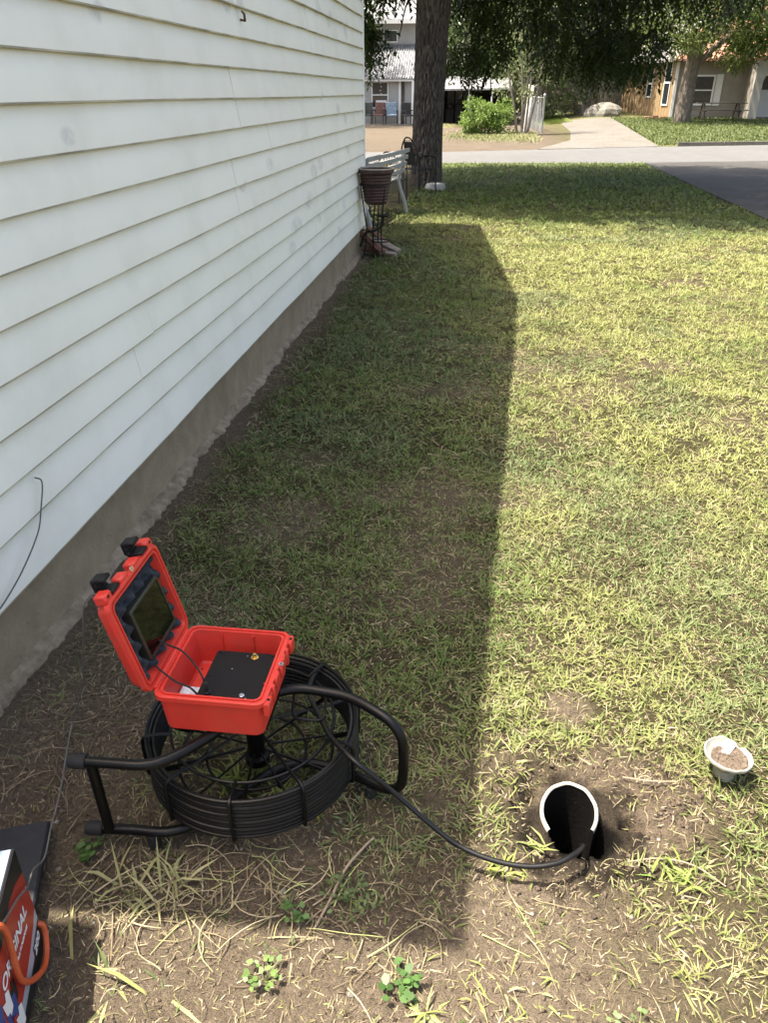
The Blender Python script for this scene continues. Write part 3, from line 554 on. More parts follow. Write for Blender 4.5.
# ------------------------------------------------------------------ porch corner: flower pot on stand, firewood, bench, metal chairs
M_iron = mat('black_wrought_iron', (.008, .008, .008), .6, var=.3, scale=60, spec=.3)
M_terra = mat('red_brown_pot', (.05, .022, .017), .6, var=.3, scale=20, bump=.3, bscale=60)
M_potrim = mat('pale_pot_rim', (.30, .27, .22), .7, var=.2, scale=20)
stand = thing('plant_stand', 'black wrought iron plant stand with hoops at the corner of the white house', 'plant stand', (-1.075, 8.13, 0))
def circ(r, z, t, c=(0, 0), n=32, m=6): return MB().tube([(c[0] + r * math.cos(2 * math.pi * i / n), c[1] + r * math.sin(2 * math.pi * i / n), z) for i in range(n)], t, m, closed=True)
circ(.145, .70, .008).build('hoop', M_iron, stand, smooth=True)
circ(.095, .17, .006, (.05, 0)).build('hoop', M_iron, stand, smooth=True)
for a in (200, 320, 80):
    c, s = math.cos(R(a)), math.sin(R(a))
    MB().tube(smooth_path([(.145 * c, .145 * s, .70), (.12 * c, .12 * s, .52), (.09 * c, .09 * s, .3), (.10 * c, .10 * s, .12), (.13 * c, .13 * s, -.01)], 4), .007, 6).build('leg', M_iron, stand, smooth=True)
MB().tube([(0, 0, .55), (-.02, -.02, .28), (-.01, -.03, -.02)], .008, 6).build('post', M_iron, stand, smooth=True)
MB().tube(smooth_path([(-.16, .03, .10), (-.10, 0, .24), (0, -.02, .27), (.07, -.01, .32), (.085, 0, .40)], 5), .011, 6).build('side_arm', M_iron, stand, smooth=True)
MB().lathe([(0, .395), (.055, .40), (.065, .415), (.06, .418), (0, .41)], 20, Matrix.Translation((.08, 0, 0))).build('saucer', M_iron, stand, smooth=True)
pot = thing('flower_pot', 'ribbed dark red-brown flower pot with pale rim held in the black iron stand', 'flower pot', (-1.065, 8.13, .52))
prof = [(0, .0), (.095, .0), (.105, .01)]
for i in range(9): z = .02 + i * .028; r = .108 + .055 * (z / .30); prof += [(r, z), (r + .006, z + .008), (r + .006, z + .018), (r, z + .026)]
prof += [(.166, .285), (.178, .290), (.180, .318), (.172, .325), (.160, .322), (.155, .28), (0, .27)]
MB().lathe(prof, 36).build('pot_body', M_terra, pot, smooth=True)
MB().lathe([(.166, .3195), (.180, .3195), (.182, .324), (.178, .331), (.166, .331), (.158, .323)], 36).build('pot_rim', M_potrim, pot, smooth=True)
MB().disc(.158, .295, 30).build('pot_soil', mat('potting_soil', (.12, .10, .075), .95, var=.4, scale=50), pot)
M_wood = mat('split_wood', (.20, .105, .07), .9, var=.35, scale=14, stretch=(.3, 3, 3), bump=.5, bscale=30); M_wood2 = mat('weathered_wood', (.26, .22, .18), .9, var=.25, scale=14, stretch=(.3, 3, 3), bump=.5, bscale=30)
logs = [((-1.22, 8.35, .05), (-.98, 8.25, .04), .045, 0, 'reddish split log lowest in the little pile by the foundation corner'), ((-1.25, 8.42, .19), (-1.00, 8.12, .06), .04, 0, 'long red-brown split log leaning on the foundation corner'), ((-1.20, 8.5, .24), (-.93, 8.40, .05), .036, 0, 'reddish log topmost in the small woodpile by the corner'),
        ((-1.12, 8.42, .13), (-.84, 8.30, .035), .04, 1, 'grey weathered log end pointing right from the woodpile'), ((-1.05, 8.22, .045), (-.86, 8.14, .035), .032, 1, 'short grey stick of wood in front of the woodpile')]
for a, b, r, k, lab in logs:
    a, b = Vector(a), Vector(b); d = (b - a).normalized(); s = d.cross(Vector((0, 0, 1))).normalized(); u = s.cross(d)
    lp = []
    for t in (0, .3, .7, 1):
        c = a.lerp(b, t); lp.append([tuple(c + (s * math.cos(q) * random.uniform(.85, 1.1) + u * math.sin(q) * random.uniform(.7, 1.0)) * r) for q in (.2, 1.3, 2.4, 3.4, 4.4, 5.5)])
    tag(MB().loft(lp).build('firewood_log', M_wood2 if k else M_wood), lab, 'firewood', 'firewood at the house corner')
# bench
M_bench = mat('grey_white_paint', (.28, .29, .29), .6, var=.12, scale=10, dirt=(.3, .3, .28), dirt_amt=.4, dirt_scale=5)
bench = thing('garden_bench', 'pale grey slatted garden bench with curved end frames beside the tree trunk', 'bench', (-1.27, 10.86, 0), math.atan2(.985, .17) - R(90))
# local: +y along the bench, -x is the front
for y in (-.95, .72):
    MB().tube(smooth_path([(.03, y, .80), (-.01, y, .60), (-.05, y, .44), (-.02, y, .30), (.04, y, .14), (.07, y, 0)], 5), [.026] * 26, 8).build('end_frame', M_bench, bench, smooth=True)
    MB().tube(smooth_path([(-.03, y, .42), (-.2, y, .40), (-.42, y, .42), (-.46, y, .30), (-.42, y, .15), (-.50, y, 0)], 5), [.024] * 26, 8).build('leg', M_bench, bench, smooth=True)
    MB().tube(smooth_path([(0, y, .62), (-.2, y, .64), (-.42, y, .62), (-.45, y, .52), (-.43, y, .43)], 5), [.018] * 21, 8).build('armrest', M_bench, bench, smooth=True)
for x, z in ((.034, .79), (.012, .705), (-.005, .62), (-.028, .535)):
    MB().box((x - .012, -.95, z - .026), (x + .012, .95, z + .026), bev=.004).build('back_slat', M_bench, bench)
for x in (-.10, -.18, -.26, -.34, -.42):
    MB().box((x - .032, -.95, .425), (x + .032, .95, .447), bev=.004).build('seat_slat', M_bench, bench)
def iron_chair(loc, rz, label, solid=False, sc_=1.0):
    t = thing('iron_chair', label, 'chair', loc, rz, 'black iron chairs by the porch'); t.scale = (sc_,) * 3
    for s in (-.22, .22):
        MB().tube(smooth_path([(.24 * (1 if s > 0 else 1), s, 0), (.22, s, .42), (.20, s, .62), (-.05, s, .66), (-.22, s, .63)], 4), .012, 6).build('arm', M_iron, t, smooth=True)
        MB().tube([(-.22, s, 0), (-.20, s, .43)], .012, 6).build('leg', M_iron, t, smooth=True)
    MB().box((-.22, -.22, .42), (.22, .22, .44)).build('seat', M_iron, t)
    MB().tube(smooth_path([(-.20, -.22, .44), (-.26, -.21, .75), (-.30, -.10, .93), (-.31, 0, .97), (-.30, .10, .93), (-.26, .21, .75), (-.20, .22, .44)], 4), .014, 6).build('back_frame', M_iron, t, smooth=True)
    for y in (-.12, -.04, .04, .12): MB().tube([(-.205, y, .44), (-.25, y * .8, .70), (-.295, y * .7, .93)], .008, 6).build('back_bar', M_iron, t)
    MB().tube(smooth_path([(-.25, -.2, .68), (-.255, -.1, .78), (-.26, 0, .70), (-.255, .1, .78), (-.25, .2, .68)], 4), .008, 6).build('back_scroll', M_iron, t)
    if solid: MB().add([(-.21, -.15, .50), (-.21, .15, .50), (-.30, .10, .90), (-.30, -.10, .90), (-.225, -.15, .50), (-.225, .15, .50), (-.315, .10, .90), (-.315, -.10, .90)], [(0, 1, 2, 3), (7, 6, 5, 4), (0, 4, 5, 1), (1, 5, 6, 2), (2, 6, 7, 3), (3, 7, 4, 0)]).build('back_panel', M_iron, t)
iron_chair((-1.88, 11.2, 0), R(60), 'black iron chair half hidden behind the house corner')
iron_chair((-1.40, 12.7, 0), R(75), 'black iron chair whose arched back shows just above the pale bench', sc_=.74)
iron_chair((-1.10, 13.95, 0), R(48), 'black iron chair with a solid back standing against the tree trunk', True, .88)
M_stone = mat('pale_stone', (.33, .33, .32), .9, var=.2, scale=12, bump=.5, bscale=30)
mb = MB(); lp = [[(-.84 + r * .17 * math.cos(2 * math.pi * k / 12) * (1 + .1 * math.sin(k * 2.3)), 14.45 + r * .12 * math.sin(2 * math.pi * k / 12) * (1 + .1 * math.sin(k * 1.7)), z) for k in range(12)] for r, z in ((1, -.03), (1.02, .05), (.9, .10), (.6, .115))]
tag(mb.loft(lp).build('garden_stone', M_stone, smooth=True), 'pale flat stone at the foot of the big tree trunk', 'stone')

# ------------------------------------------------------------------ foliage
M_leaf = attr_mat('leaves', rough=.45, trans=.35, spec=.35, var=.2, scale=30)
M_blade = attr_mat('grass_blades', rough=.5, trans=.28, spec=.25, var=.10, scale=60)
M_straw = attr_mat('straw', rough=.7, trans=.1, spec=.2, var=.15, scale=60)
def leaf_quads(P, D, Nn_, Lg, Wd):
    """diamond leaves: P base, D direction, Nn_ rough normal"""
    S = np.cross(D, Nn_); S /= np.linalg.norm(S, axis=1)[:, None] + 1e-9
    L_ = Lg[:, None]; W_ = Wd[:, None]; n = len(P); droop = np.array((0, 0, -1.0)) * L_ * .18
    V = np.stack([P, P + D * L_ * .45 + S * W_ * .5, P + D * L_ + droop, P + D * L_ * .45 - S * W_ * .5], 1).reshape(-1, 3)
    return V, np.arange(4 * n)
def rand_unit(n, r): v = r.normal(size=(n, 3)); return v / np.linalg.norm(v, axis=1)[:, None]
def foliage(name, centres, rad, per, leaf, colA, colB, seed, parent=None, pinnate=0, flat=.7, mt=None, droop=.3):
    """leaf clumps spread through the crown: each centre has PER leaves (or PER pinnate sprays of PINNATE leaflets)"""
    r = np.random.default_rng(seed); centres = np.asarray(centres, float); nc = len(centres); rad = np.broadcast_to(rad, (nc,))
    c = np.repeat(centres, per, 0); rr_ = np.repeat(rad, per); n = len(c)
    off = rand_unit(n, r) * (r.random(n) ** .5)[:, None] * rr_[:, None]; off[:, 2] *= flat
    P = c + off; D = off / (np.linalg.norm(off, axis=1)[:, None] + 1e-6) * .8 + rand_unit(n, r) * .6; D[:, 2] -= droop; D /= np.linalg.norm(D, axis=1)[:, None]
    tint = np.repeat(r.random(nc), per)
    if pinnate:
        k = pinnate; t = np.tile(np.arange(k) / (k - 1), n); P2 = np.repeat(P, k, 0); D2 = np.repeat(D, k, 0); nn = len(P2)
        N0 = np.repeat(rand_unit(n, r) + np.array((0, 0, 1.6)), k, 0); S = np.cross(D2, N0); S /= np.linalg.norm(S, axis=1)[:, None]
        sl = leaf * 2.6; P2 = P2 + D2 * (t * sl)[:, None]; P2[:, 2] -= (t ** 2) * sl * .25
        side = np.where(np.tile(np.arange(k), n) % 2 == 0, 1., -1.)[:, None]
        DD = D2 * .55 + S * side * .85 + rand_unit(nn, r) * .15; DD[:, 2] -= .15; DD /= np.linalg.norm(DD, axis=1)[:, None]
        P, D, Nr, tint = P2, DD, N0, np.repeat(tint, k)
    else: Nr = rand_unit(n, r) + np.array((0, 0, .9))
    n = len(P); Lg = leaf * r.uniform(.7, 1.25, n); V, li = leaf_quads(P, D, Nr, Lg, Lg * r.uniform(.32, .48, n))
    f = np.clip(.5 * tint + .5 * r.random(n), 0, 1)[:, None]; col = np.array(colA) * (1 - f) + np.array(colB) * f; col = col * r.uniform(.8, 1.2, (n, 1))
    return np_mesh(name, V, li, np.arange(n) * 4, np.full(n, 4), mt or M_leaf, np.repeat(col, 4, 0), parent)
M_bark = mat('furrowed_bark', (.085, .073, .060), .95, var=.5, scale=34, stretch=(1, 1, .25), bump=.8, bscale=60)
M_barkm = mat('grey_brown_bark', (.12, .10, .082), .95, var=.5, scale=20, stretch=(1, 1, .25), bump=.8, bscale=30)
M_bark2 = mat('pale_bark', (.22, .19, .16), .95, var=.35, scale=10, stretch=(1, 1, .2), bump=.8, bscale=20)
def trunk_mesh(path, rads, name, parent, m, seg=64, ridge=.022, step=.05, freq=13, vf=1.3):
    P = smooth_path(path, max(2, int((Vector(path[-1]) - Vector(path[0])).length / step / max(1, len(path) - 1)))); n = len(P); loops = []
    for i, p in enumerate(P):
        t = i / (n - 1) * (len(rads) - 1); a = min(int(t), len(rads) - 2); r0 = rads[a] * (1 - (t - a)) + rads[a + 1] * (t - a); lp = []
        for k in range(seg):
            th = 2 * math.pi * k / seg; q = Vector((math.cos(th) * freq * .45, math.sin(th) * freq * .45, p.z * vf))
            v = mnoise.noise(q); v2 = mnoise.noise(q * 2.3 + Vector((5, 3, 1))); d = .45 - 1.0 * max(0, 1 - abs(v) * 5.5) - .5 * max(0, 1 - abs(v2) * 5)
            lp.append((p.x + (r0 + ridge * d) * math.cos(th), p.y + (r0 + ridge * d) * math.sin(th), p.z))
        loops.append(lp)
    return MB().loft(loops).build(name, m, parent, smooth=True)
def limb(name, parent, pts, r0, r1, m, n=8):
    P = smooth_path(pts, 4); return MB().tube(P, [r0 + (r1 - r0) * i / (len(P) - 1) for i in range(len(P))], n).build(name, m, parent, smooth=True)

# the big pecan by the house
T = (-1.045, 14.95)
tree = thing('shade_tree', 'large shade tree with dark furrowed trunk just past the house corner', 'tree', (T[0], T[1], 0))
trunk_mesh([(0, 0, -.15), (0, 0, .12), (0.0, 0, .8), (.015, 0, 1.5), (.03, 0, 2.2), (.06, 0, 2.9), (.10, 0, 3.6)], [.31, .265, .245, .245, .25, .272, .31], 'trunk', tree, M_bark, 170, .046, .022, 17, 3.6)
r2 = np.random.default_rng(5)
for i, (dx, dy, dz, r0) in enumerate(((-3.4, .5, 3.0, .15), (3.2, -1.0, 3.4, .18), (1.2, 3.0, 3.6, .16), (-1.0, -2.8, 3.2, .14), (4.8, 1.6, 2.4, .14), (.6, .4, 6.0, .2))):
    limb('branch', tree, [(.08, 0, 3.3), (dx * .3, dy * .3, 3.5 + dz * .35), (dx * .65, dy * .65, 3.6 + dz * .75), (dx, dy, 3.6 + dz)], r0, .04, M_bark)
cs = []
rs = np.random.default_rng(9)
for i in range(780):       # upper crown, flattened dome over lawn and drive
    u = rand_unit(1, rs)[0]; q = rs.random() ** .33
    x = 2.1 + u[0] * 6.9 * q; y = -.1 + u[1] * 4.55 * q; z = 6.1 + u[2] * 2.6 * q
    if math.sin(x * 1.7 + 1) + math.sin(y * 1.9 + x) > 1.45: continue
    cs.append((x, y, z))
foliage('crown', cs, .62, 25, .15, (.028, .055, .012), (.07, .12, .025), 3, tree, pinnate=7)
low = []
def bough(x0, x1, y0, y1, z0, z1, n):
    for _ in range(n): low.append((rs.uniform(x0, x1) - T[0], rs.uniform(y0, y1) - T[1], rs.uniform(z0, z1)))
bough(-3.1, -1.95, 14.2, 15.8, 2.45, 3.5, 26); bough(-2.2, -1.95, 14.6, 15.2, 2.1, 2.6, 7)       # left, against the far white house
bough(-2.0, -1.3, 15.3, 17.0, 3.05, 3.5, 8)
bough(-.55, .15, 15.4, 16.6, 1.95, 3.2, 26); bough(.1, 1.0, 15.8, 17.4, 2.5, 3.4, 14)
bough(.9, 3.2, 16.2, 18.6, 2.0, 3.5, 74); bough(1.6, 2.8, 17.0, 18.6, 1.75, 2.2, 12); bough(3.1, 5.0, 16.5, 18.5, 2.9, 3.7, 26)
foliage('hanging_boughs', low, .30, 15, .105, (.016, .034, .008), (.07, .11, .025), 4, tree, pinnate=9, droop=.7, flat=1.0)
for (a, b, c) in (((.1, 0, 3.2), (-.75, .05, 2.9), (-1.1, .0, 2.35)), ((.15, 0, 3.1), (1.0, .8, 2.9), (1.3, 1.1, 2.2)), ((.3, .2, 3.6), (2.6, 2, 3.4), (3.6, 2.6, 2.2)), ((-.1, .2, 3.0), (-.45, .9, 2.9), (-.65, 1.3, 2.35))):
    limb('twig', tree, [a, b, c], .035, .006, M_bark, 6)

def generic_tree(loc, h, rw, rh, label, colA, colB, seed, trunk_r=.25, ncl=70, per=60, leaf=.22, group=None, low=.0, cat='tree', name='tree', bark=None):
    t = thing(name, label, cat, loc, 0, group); r = np.random.default_rng(seed); bark = bark or M_bark2
    zc = h - rh
    trunk_mesh([(0, 0, -.3), (.05 * rw, 0, zc * .4), (-.03 * rw, .02, zc)], [trunk_r * 1.15, trunk_r, trunk_r * .7], 'trunk', t, bark, 24, trunk_r * .08, .25, 7)
    for i in range(5):
        a = r.uniform(0, 6.28); limb('branch', t, [(0, 0, zc * .55), (math.cos(a) * rw * .3, math.sin(a) * rw * .3, zc * .85), (math.cos(a) * rw * .7, math.sin(a) * rw * .7, zc + r.uniform(-.2, .5) * rh)], trunk_r * .45, trunk_r * .1, bark, 6)
    cs = []
    for i in range(ncl):
        u = rand_unit(1, r)[0]; q = r.random() ** .3; cs.append((u[0] * rw * q, u[1] * rw * q, zc + u[2] * rh * q * (1 if u[2] > 0 else 1 - low)))
    foliage('crown', cs, rw * .26, per, leaf, colA, colB, seed + 50, t)
    return t
# yard tree across the street
yt = thing('yard_tree', 'thick-trunked tree in front of the timber-sided house across the street', 'tree', (9.05, 42, .27))
trunk_mesh([(0, 0, -.4), (0.0, 0, .3), (.02, 0, 1.4), (.08, 0, 2.4), (.22, 0, 3.6)], [.44, .37, .33, .30, .28], 'trunk', yt, M_barkm, 40, .035, .12, 9)
for p in ([(.35, 0, 2.4), (1.1, -.3, 3.2), (2.4, -.8, 4.0), (3.6, -1, 4.6)], [(.3, 0, 2.2), (-.8, -.5, 3.3), (-2.2, -1.0, 4.2)], [(.45, 0, 3.2), (.6, .8, 4.5), (.4, 1.5, 6)]): limb('branch', yt, p, .15, .04, M_barkm)
cs = []
for i in range(120):
    u = rand_unit(1, rs)[0]; q = rs.random() ** .35; cs.append((.8 + u[0] * 5.0 * q, -.3 + u[1] * 4 * q, 5.9 + u[2] * 3.1 * q))
for i in range(20): cs.append((rs.uniform(1.6, 4.4), rs.uniform(-1.6, .6), rs.uniform(2.5, 3.6)))
for i in range(40): cs.append((rs.uniform(-2.6, 5.5), rs.uniform(-2.2, .2), rs.uniform(2.9, 4.4)))
foliage('crown', cs, .75, 120, .20, (.05, .085, .018), (.16, .20, .05), 12, yt, droop=.1)

# small multi-stem tree and the bright bush beside it
sm = thing('thin_tree', 'slender pale grey-green tree with several thin stems behind the bright bush', 'tree', (1.35, 34.6, 0))
for (a, b, c) in (((0, 0, -.1), (-.1, 0, 1.6), (-.45, .1, 4.4)), ((.12, 0, -.1), (.2, 0, 1.8), (.25, 0, 4.8)), ((-.15, .1, -.1), (-.5, 0, 1.5), (-1.1, .2, 3.6)), ((.2, .1, -.1), (.5, .1, 1.6), (.8, 0, 4.0)), ((0, 0, 0), (.1, .1, 2.4), (-.1, .1, 5.2))):
    limb('stem', sm, [a, b, c], .055, .018, M_bark2, 7)
cs = [(rs.uniform(-1.1, .9), rs.uniform(-.6, .6), rs.uniform(1.3, 5.4)) for _ in range(75)]
foliage('crown', cs, .33, 55, .10, (.10, .13, .05), (.21, .24, .11), 21, sm)
bush = thing('bright_bush', 'bright yellow-green feathery bush at the street edge across the road', 'bush', (-.05, 34.0, 0))
cs = []
for i in range(150):
    u = rand_unit(1, rs)[0]; q = rs.random() ** .35; k_ = 1 + .28 * math.sin(u[0] * 5 + 1) * math.cos(u[2] * 4); cs.append((u[0] * 1.05 * q * k_, u[1] * .8 * q, max(.08, .58 + u[2] * .66 * q * k_)))
foliage('leaves', cs, .17, 50, .11, (.10, .17, .035), (.18, .26, .06), 22, bush, flat=.8, droop=-.25)
for i in range(6): a = i * 1.05; limb('stem', bush, [(0, 0, -.05), (.2 * math.cos(a), .2 * math.sin(a), .5), (.6 * math.cos(a), .5 * math.sin(a), 1.0)], .018, .006, M_bark2, 5)

generic_tree((-8.6, 43.5, 0), 9.5, 3.8, 3.0, 'leafy tree beside the two-storey house, hidden behind the near house wall', (.03, .055, .015), (.08, .12, .03), 111, ncl=60, per=60, leaf=.30, group='trees in the far front yards')
generic_tree((5.3, 51.2, .35), 8.6, 3.6, 3.6, 'dark leafy tree between the board fence and the golden timber wall', (.02, .04, .012), (.06, .09, .025), 112, ncl=90, per=80, leaf=.26, low=.2, group='trees in the far front yards')
GB = 'trees behind the far houses'
generic_tree((-1.2, 52, 0), 9, 4.2, 4.2, 'dark leafy tree rising behind the low open shed', (.03, .055, .015), (.08, .12, .03), 101, ncl=90, per=90, leaf=.30, low=.1, group=GB)
generic_tree((2.6, 50.5, .2), 8, 3.2, 4.0, 'grey-green tree directly behind the thin-stemmed tree', (.06, .09, .03), (.13, .17, .06), 102, ncl=90, per=80, leaf=.26, low=-.1, group=GB)
generic_tree((5.2, 58, .4), 10, 4.0, 4.8, 'dense dark tree over the grey board fence', (.018, .036, .012), (.05, .075, .02), 103, ncl=110, per=90, leaf=.3, low=-.1, group=GB)
generic_tree((9.5, 62, .4), 11, 4.8, 5.2, 'tall dark tree behind the roof of the timber-sided house', (.02, .042, .012), (.06, .09, .02), 104, ncl=110, per=90, leaf=.32, low=-.1, group=GB)
generic_tree((-7.0, 56, 0), 11, 4.6, 5.0, 'broad tree behind the two-storey white house', (.025, .05, .015), (.07, .10, .03), 105, ncl=90, per=80, leaf=.32, low=0, group=GB)
generic_tree((16.5, 58, .4), 11, 5.0, 5.2, 'green tree behind the tiled roof at the right edge', (.03, .06, .015), (.09, .14, .03), 106, ncl=100, per=80, leaf=.32, low=0, group=GB)
generic_tree((1.5, 66, 0), 12, 5.0, 5.6, 'darkest tree far back between the shed and the board fence', (.018, .034, .012), (.045, .07, .02), 107, ncl=110, per=90, leaf=.34, low=-.1, group=GB)
# hedge-like scrub along the board fence
mb_c = [(rs.uniform(2.6, 7.0), rs.uniform(55.6, 56.8), rs.uniform(.4, 3.6)) for _ in range(90)]
tag(foliage('scrub', mb_c, .6, 60, .24, (.02, .04, .012), (.05, .08, .02), 23), 'dark tangled scrub growing behind the grey board fence', 'scrub', kind='stuff')

# ------------------------------------------------------------------ two-storey white house across the street
M_ww = mat('white_stucco', (.34, .34, .33), .8, var=.05, scale=2, dirt=(.5, .5, .48), dirt_amt=.3, dirt_scale=.7); M_metal = mat('galvanised_roof_dapple_shade', (.21, .215, .225), .6, metal=.1, var=.25, scale=2.5, dirt=(.13, .135, .15), dirt_amt=.85, dirt_scale=1.1)  # galvanised roof: darker blotches paint dappled tree shade into its colour
M_pane = mat('dark_window_glass', (.02, .025, .03), .08, var=.3, scale=3, spec=.8); M_fr = mat('white_window_frame', (.7, .7, .7), .5, var=.05)
fh = thing('two_storey_house', 'white two-storey house with a sloping metal porch roof, left of the tree trunk', 'house', (-6.0, 45, 0))
def F(x, y, z): return (x + 6.0, y - 45, z)
def bx(name, lo, hi, m, parent, fn, bev=0): return MB().box(fn(*lo), fn(*hi), bev=bev).build(name, m, parent)
bx('lower_wall', (-12, 45.0, -.1), (-2.85, 47.39, 2.2), M_ww, fh, F)
bx('upper_wall', (-12, 47.4, -.1), (-3.9, 51, 4.75), M_ww, fh, F)
MB().add([F(-12.3, 46.9, 4.7), F(-3.5, 46.9, 4.7), F(-3.5, 49.4, 5.9), F(-12.3, 49.4, 5.9), F(-12.3, 46.9, 4.82), F(-3.5, 46.9, 4.82), F(-3.5, 49.4, 6.02), F(-12.3, 49.4, 6.02)], [(0, 3, 2, 1), (4, 5, 6, 7), (0, 1, 5, 4), (1, 2, 6, 5), (2, 3, 7, 6), (3, 0, 4, 7)]).build('roof', M_metal, fh)
bx('eave_trim', (-12.3, 46.8, 4.62), (-3.5, 46.9, 4.83), M_fr, fh, F)
# corrugated porch roof
nr = 200; x0_, x1_ = -9.0, -3.86; top = []
for (y, z) in ((44.55, 2.12), (47.42, 3.72)):
    top.append([F(x0_ + (x1_ - x0_) * i / nr, y, z + .05 * (1 if i % 5 in (0, 1) else -.4)) for i in range(nr + 1)])
bot = [[(p[0], p[1], p[2] - .05) for p in r_] for r_ in top]
m_ = MB().loft([top[0], top[1], bot[1], bot[0], top[0]], cap=False, closed=False).build('porch_roof', M_metal, fh)
bx('porch_beam', (-9.0, 44.6, 1.98), (-3.9, 44.7, 2.07), M_fr, fh, F)
def window(parent, fn, x0, x1, y, z0, z1, mull=1, trans=0, fr=M_fr, fw=.05):
    w_ = MB().box(fn(x0 - fw, y - .05, z0 - fw), fn(x0, y + .01, z1 + fw)).box(fn(x1, y - .05, z0 - fw), fn(x1 + fw, y + .01, z1 + fw)).box(fn(x0, y - .05, z0 - fw), fn(x1, y + .01, z0)).box(fn(x0, y - .05, z1), fn(x1, y + .01, z1 + fw))
    for i in range(1, mull + 1): xm = x0 + (x1 - x0) * i / (mull + 1); w_.box(fn(xm - .02, y - .045, z0), fn(xm + .02, y, z1))
    if trans: zm = (z0 + z1) / 2; w_.box(fn(x0, y - .04, zm - .025), fn(x1, y - .005, zm + .025))
    o = w_.build('window', fr, parent)
    MB().box(fn(x0, y - .015, z0), fn(x1, y - .003, z1)).build('pane', M_pane, o); return o
window(fh, F, -6.05, -5.27, 45, .80, 1.93, 0, 1)
window(fh, F, -6.45, -5.05, 47.4, 3.85, 4.32, 1, 0)
window(fh, F, -8.2, -7.4, 45, .80, 1.93, 0, 1)
d_ = bx('door', (-4.55, 44.95, .0), (-4.38, 45.0, 2.0), M_pane, fh, F); bx('door_post', (-4.68, 44.9, .0), (-4.56, 45.0, 2.02), M_fr, fh, F)
bx('porch_post', (-3.98, 44.6, 0), (-3.86, 44.7, 1.98), M_fr, fh, F)
bx('patio_slab', (-9.5, 43.2, -.05), (-3.2, 45, .035), M_conc, fh, F)
for i, (zz) in enumerate((1.88, 1.72, 1.55, 1.4)):       # hanging wind-chime discs in the window
    MB().lathe([(0, 0), (.035, 0), (.035, .03), (0, .03)], 8, Matrix.Translation(Vector(F(-5.62 + .04 * (i % 2), 44.85, zz)))).build('wind_chime', M_fr, fh)
MB().box(F(-5.85, 44.9, .80), F(-5.3, 44.97, 1.12)).build('window_planter', M_fr, fh)
def yard_chair(loc, rz, label, m1, m2):
    t = thing('patio_chair', label, 'chair', loc, rz, 'chairs on the far patio')
    MB().box((-.28, -.27, .38), (.28, .27, .46), bev=.02).build('seat', m2, t)
    MB().box((-.28, .22, .46), (.28, .30, 1.0), bev=.02).build('backrest', m2, t)
    for s in (-.3, .27): MB().box((s, -.27, .62), (s + .04, .27, .66)).box((s, -.27, .0), (s + .04, -.23, .62)).box((s, .24, .0), (s + .04, .28, .62)).build('arm_frame', m1, t)
M_dk = mat('dark_chair_frame', (.03, .03, .03), .6); M_c1 = mat('dark_green_cushion', (.05, .06, .05), .9, var=.3); M_c2 = mat('red_brown_cushion', (.13, .07, .06), .9, var=.5, scale=9); M_c3 = mat('light_blue_cushion', (.22, .29, .36), .9, var=.3, scale=9)
yard_chair((-6.25, 44.0, .035), R(0), 'dark green chair leftmost on the far patio', M_dk, M_c1)
yard_chair((-5.6, 44.1, .035), R(-10), 'chair with a reddish patterned back below the far window', M_dk, M_c2)
yard_chair((-4.95, 44.1, .035), R(8), 'chair with a light blue back beside the reddish one', M_dk, M_c3)
yard_chair((-4.05, 43.8, .035), R(35), 'black chair rightmost on the far patio, next to the trunk', M_dk, M_dk)
# low open shed right of the trunk
shed = thing('open_shed', 'low open shed with pale metal roof and posts, right of the big trunk', 'shed', (-1, 45, 0))
def S(x, y, z): return (x + 1, y - 45, z)
MB().add([S(-3.2, 44.2, 1.55), S(1.1, 44.2, 1.60), S(1.1, 48.5, 2.1), S(-3.2, 48.5, 2.2), S(-3.2, 44.2, 1.63), S(1.1, 44.2, 1.68), S(1.1, 48.5, 2.18), S(-3.2, 48.5, 2.28)], [(0, 3, 2, 1), (4, 5, 6, 7), (0, 1, 5, 4), (1, 2, 6, 5), (2, 3, 7, 6), (3, 0, 4, 7)]).build('roof', M_metal, shed)
M_dark = mat('dark_shed_boards', (.035, .03, .026), .9, var=.3, scale=6)
bx('back_wall', (-3.1, 48.2, -.1), (1.0, 48.3, 2.1), M_dark, shed, S); bx('side_wall', (.95, 44.3, -.1), (1.02, 48.3, 1.95), M_dark, shed, S)
bx('back_panel', (-2.3, 48.1, .7), (-1.05, 48.18, 1.6), M_metal, shed, S)
for x in (-1.02, .1): bx('post', (x - .04, 44.35, -.1), (x + .04, 44.43, 1.56), M_fr, shed, S)
MB().tube([S(-2.36, 44.0, -.05), S(-2.42, 44.1, .9), S(-2.36, 44.3, 1.6)], .07, 8).build('post', M_ww, shed)
for x in (-1.9, -1.45, -1.1): bx('window_bar', (x - .025, 48.02, .7), (x + .025, 48.08, 1.6), M_dark, shed, S)
for i, (x, z1) in enumerate(((-2.1, .75), (-1.6, .95), (-.7, .6), (-.2, .8))):
    tag(MB().box((x - .22, 46.5, 0), (x + .22, 47, z1), bev=.05).box((x - .1, 46.4, z1 - .02), (x + .16, 46.8, z1 + .22), bev=.05).build('stored_bin', M_dark), ('dark bin stored leftmost under the low shed roof', 'taller dark bin second from the left under the low shed', 'low dark bin just right of the thin white shed post', 'dark bin rightmost under the low open shed')[i], 'bin', 'dark bins under the shed')

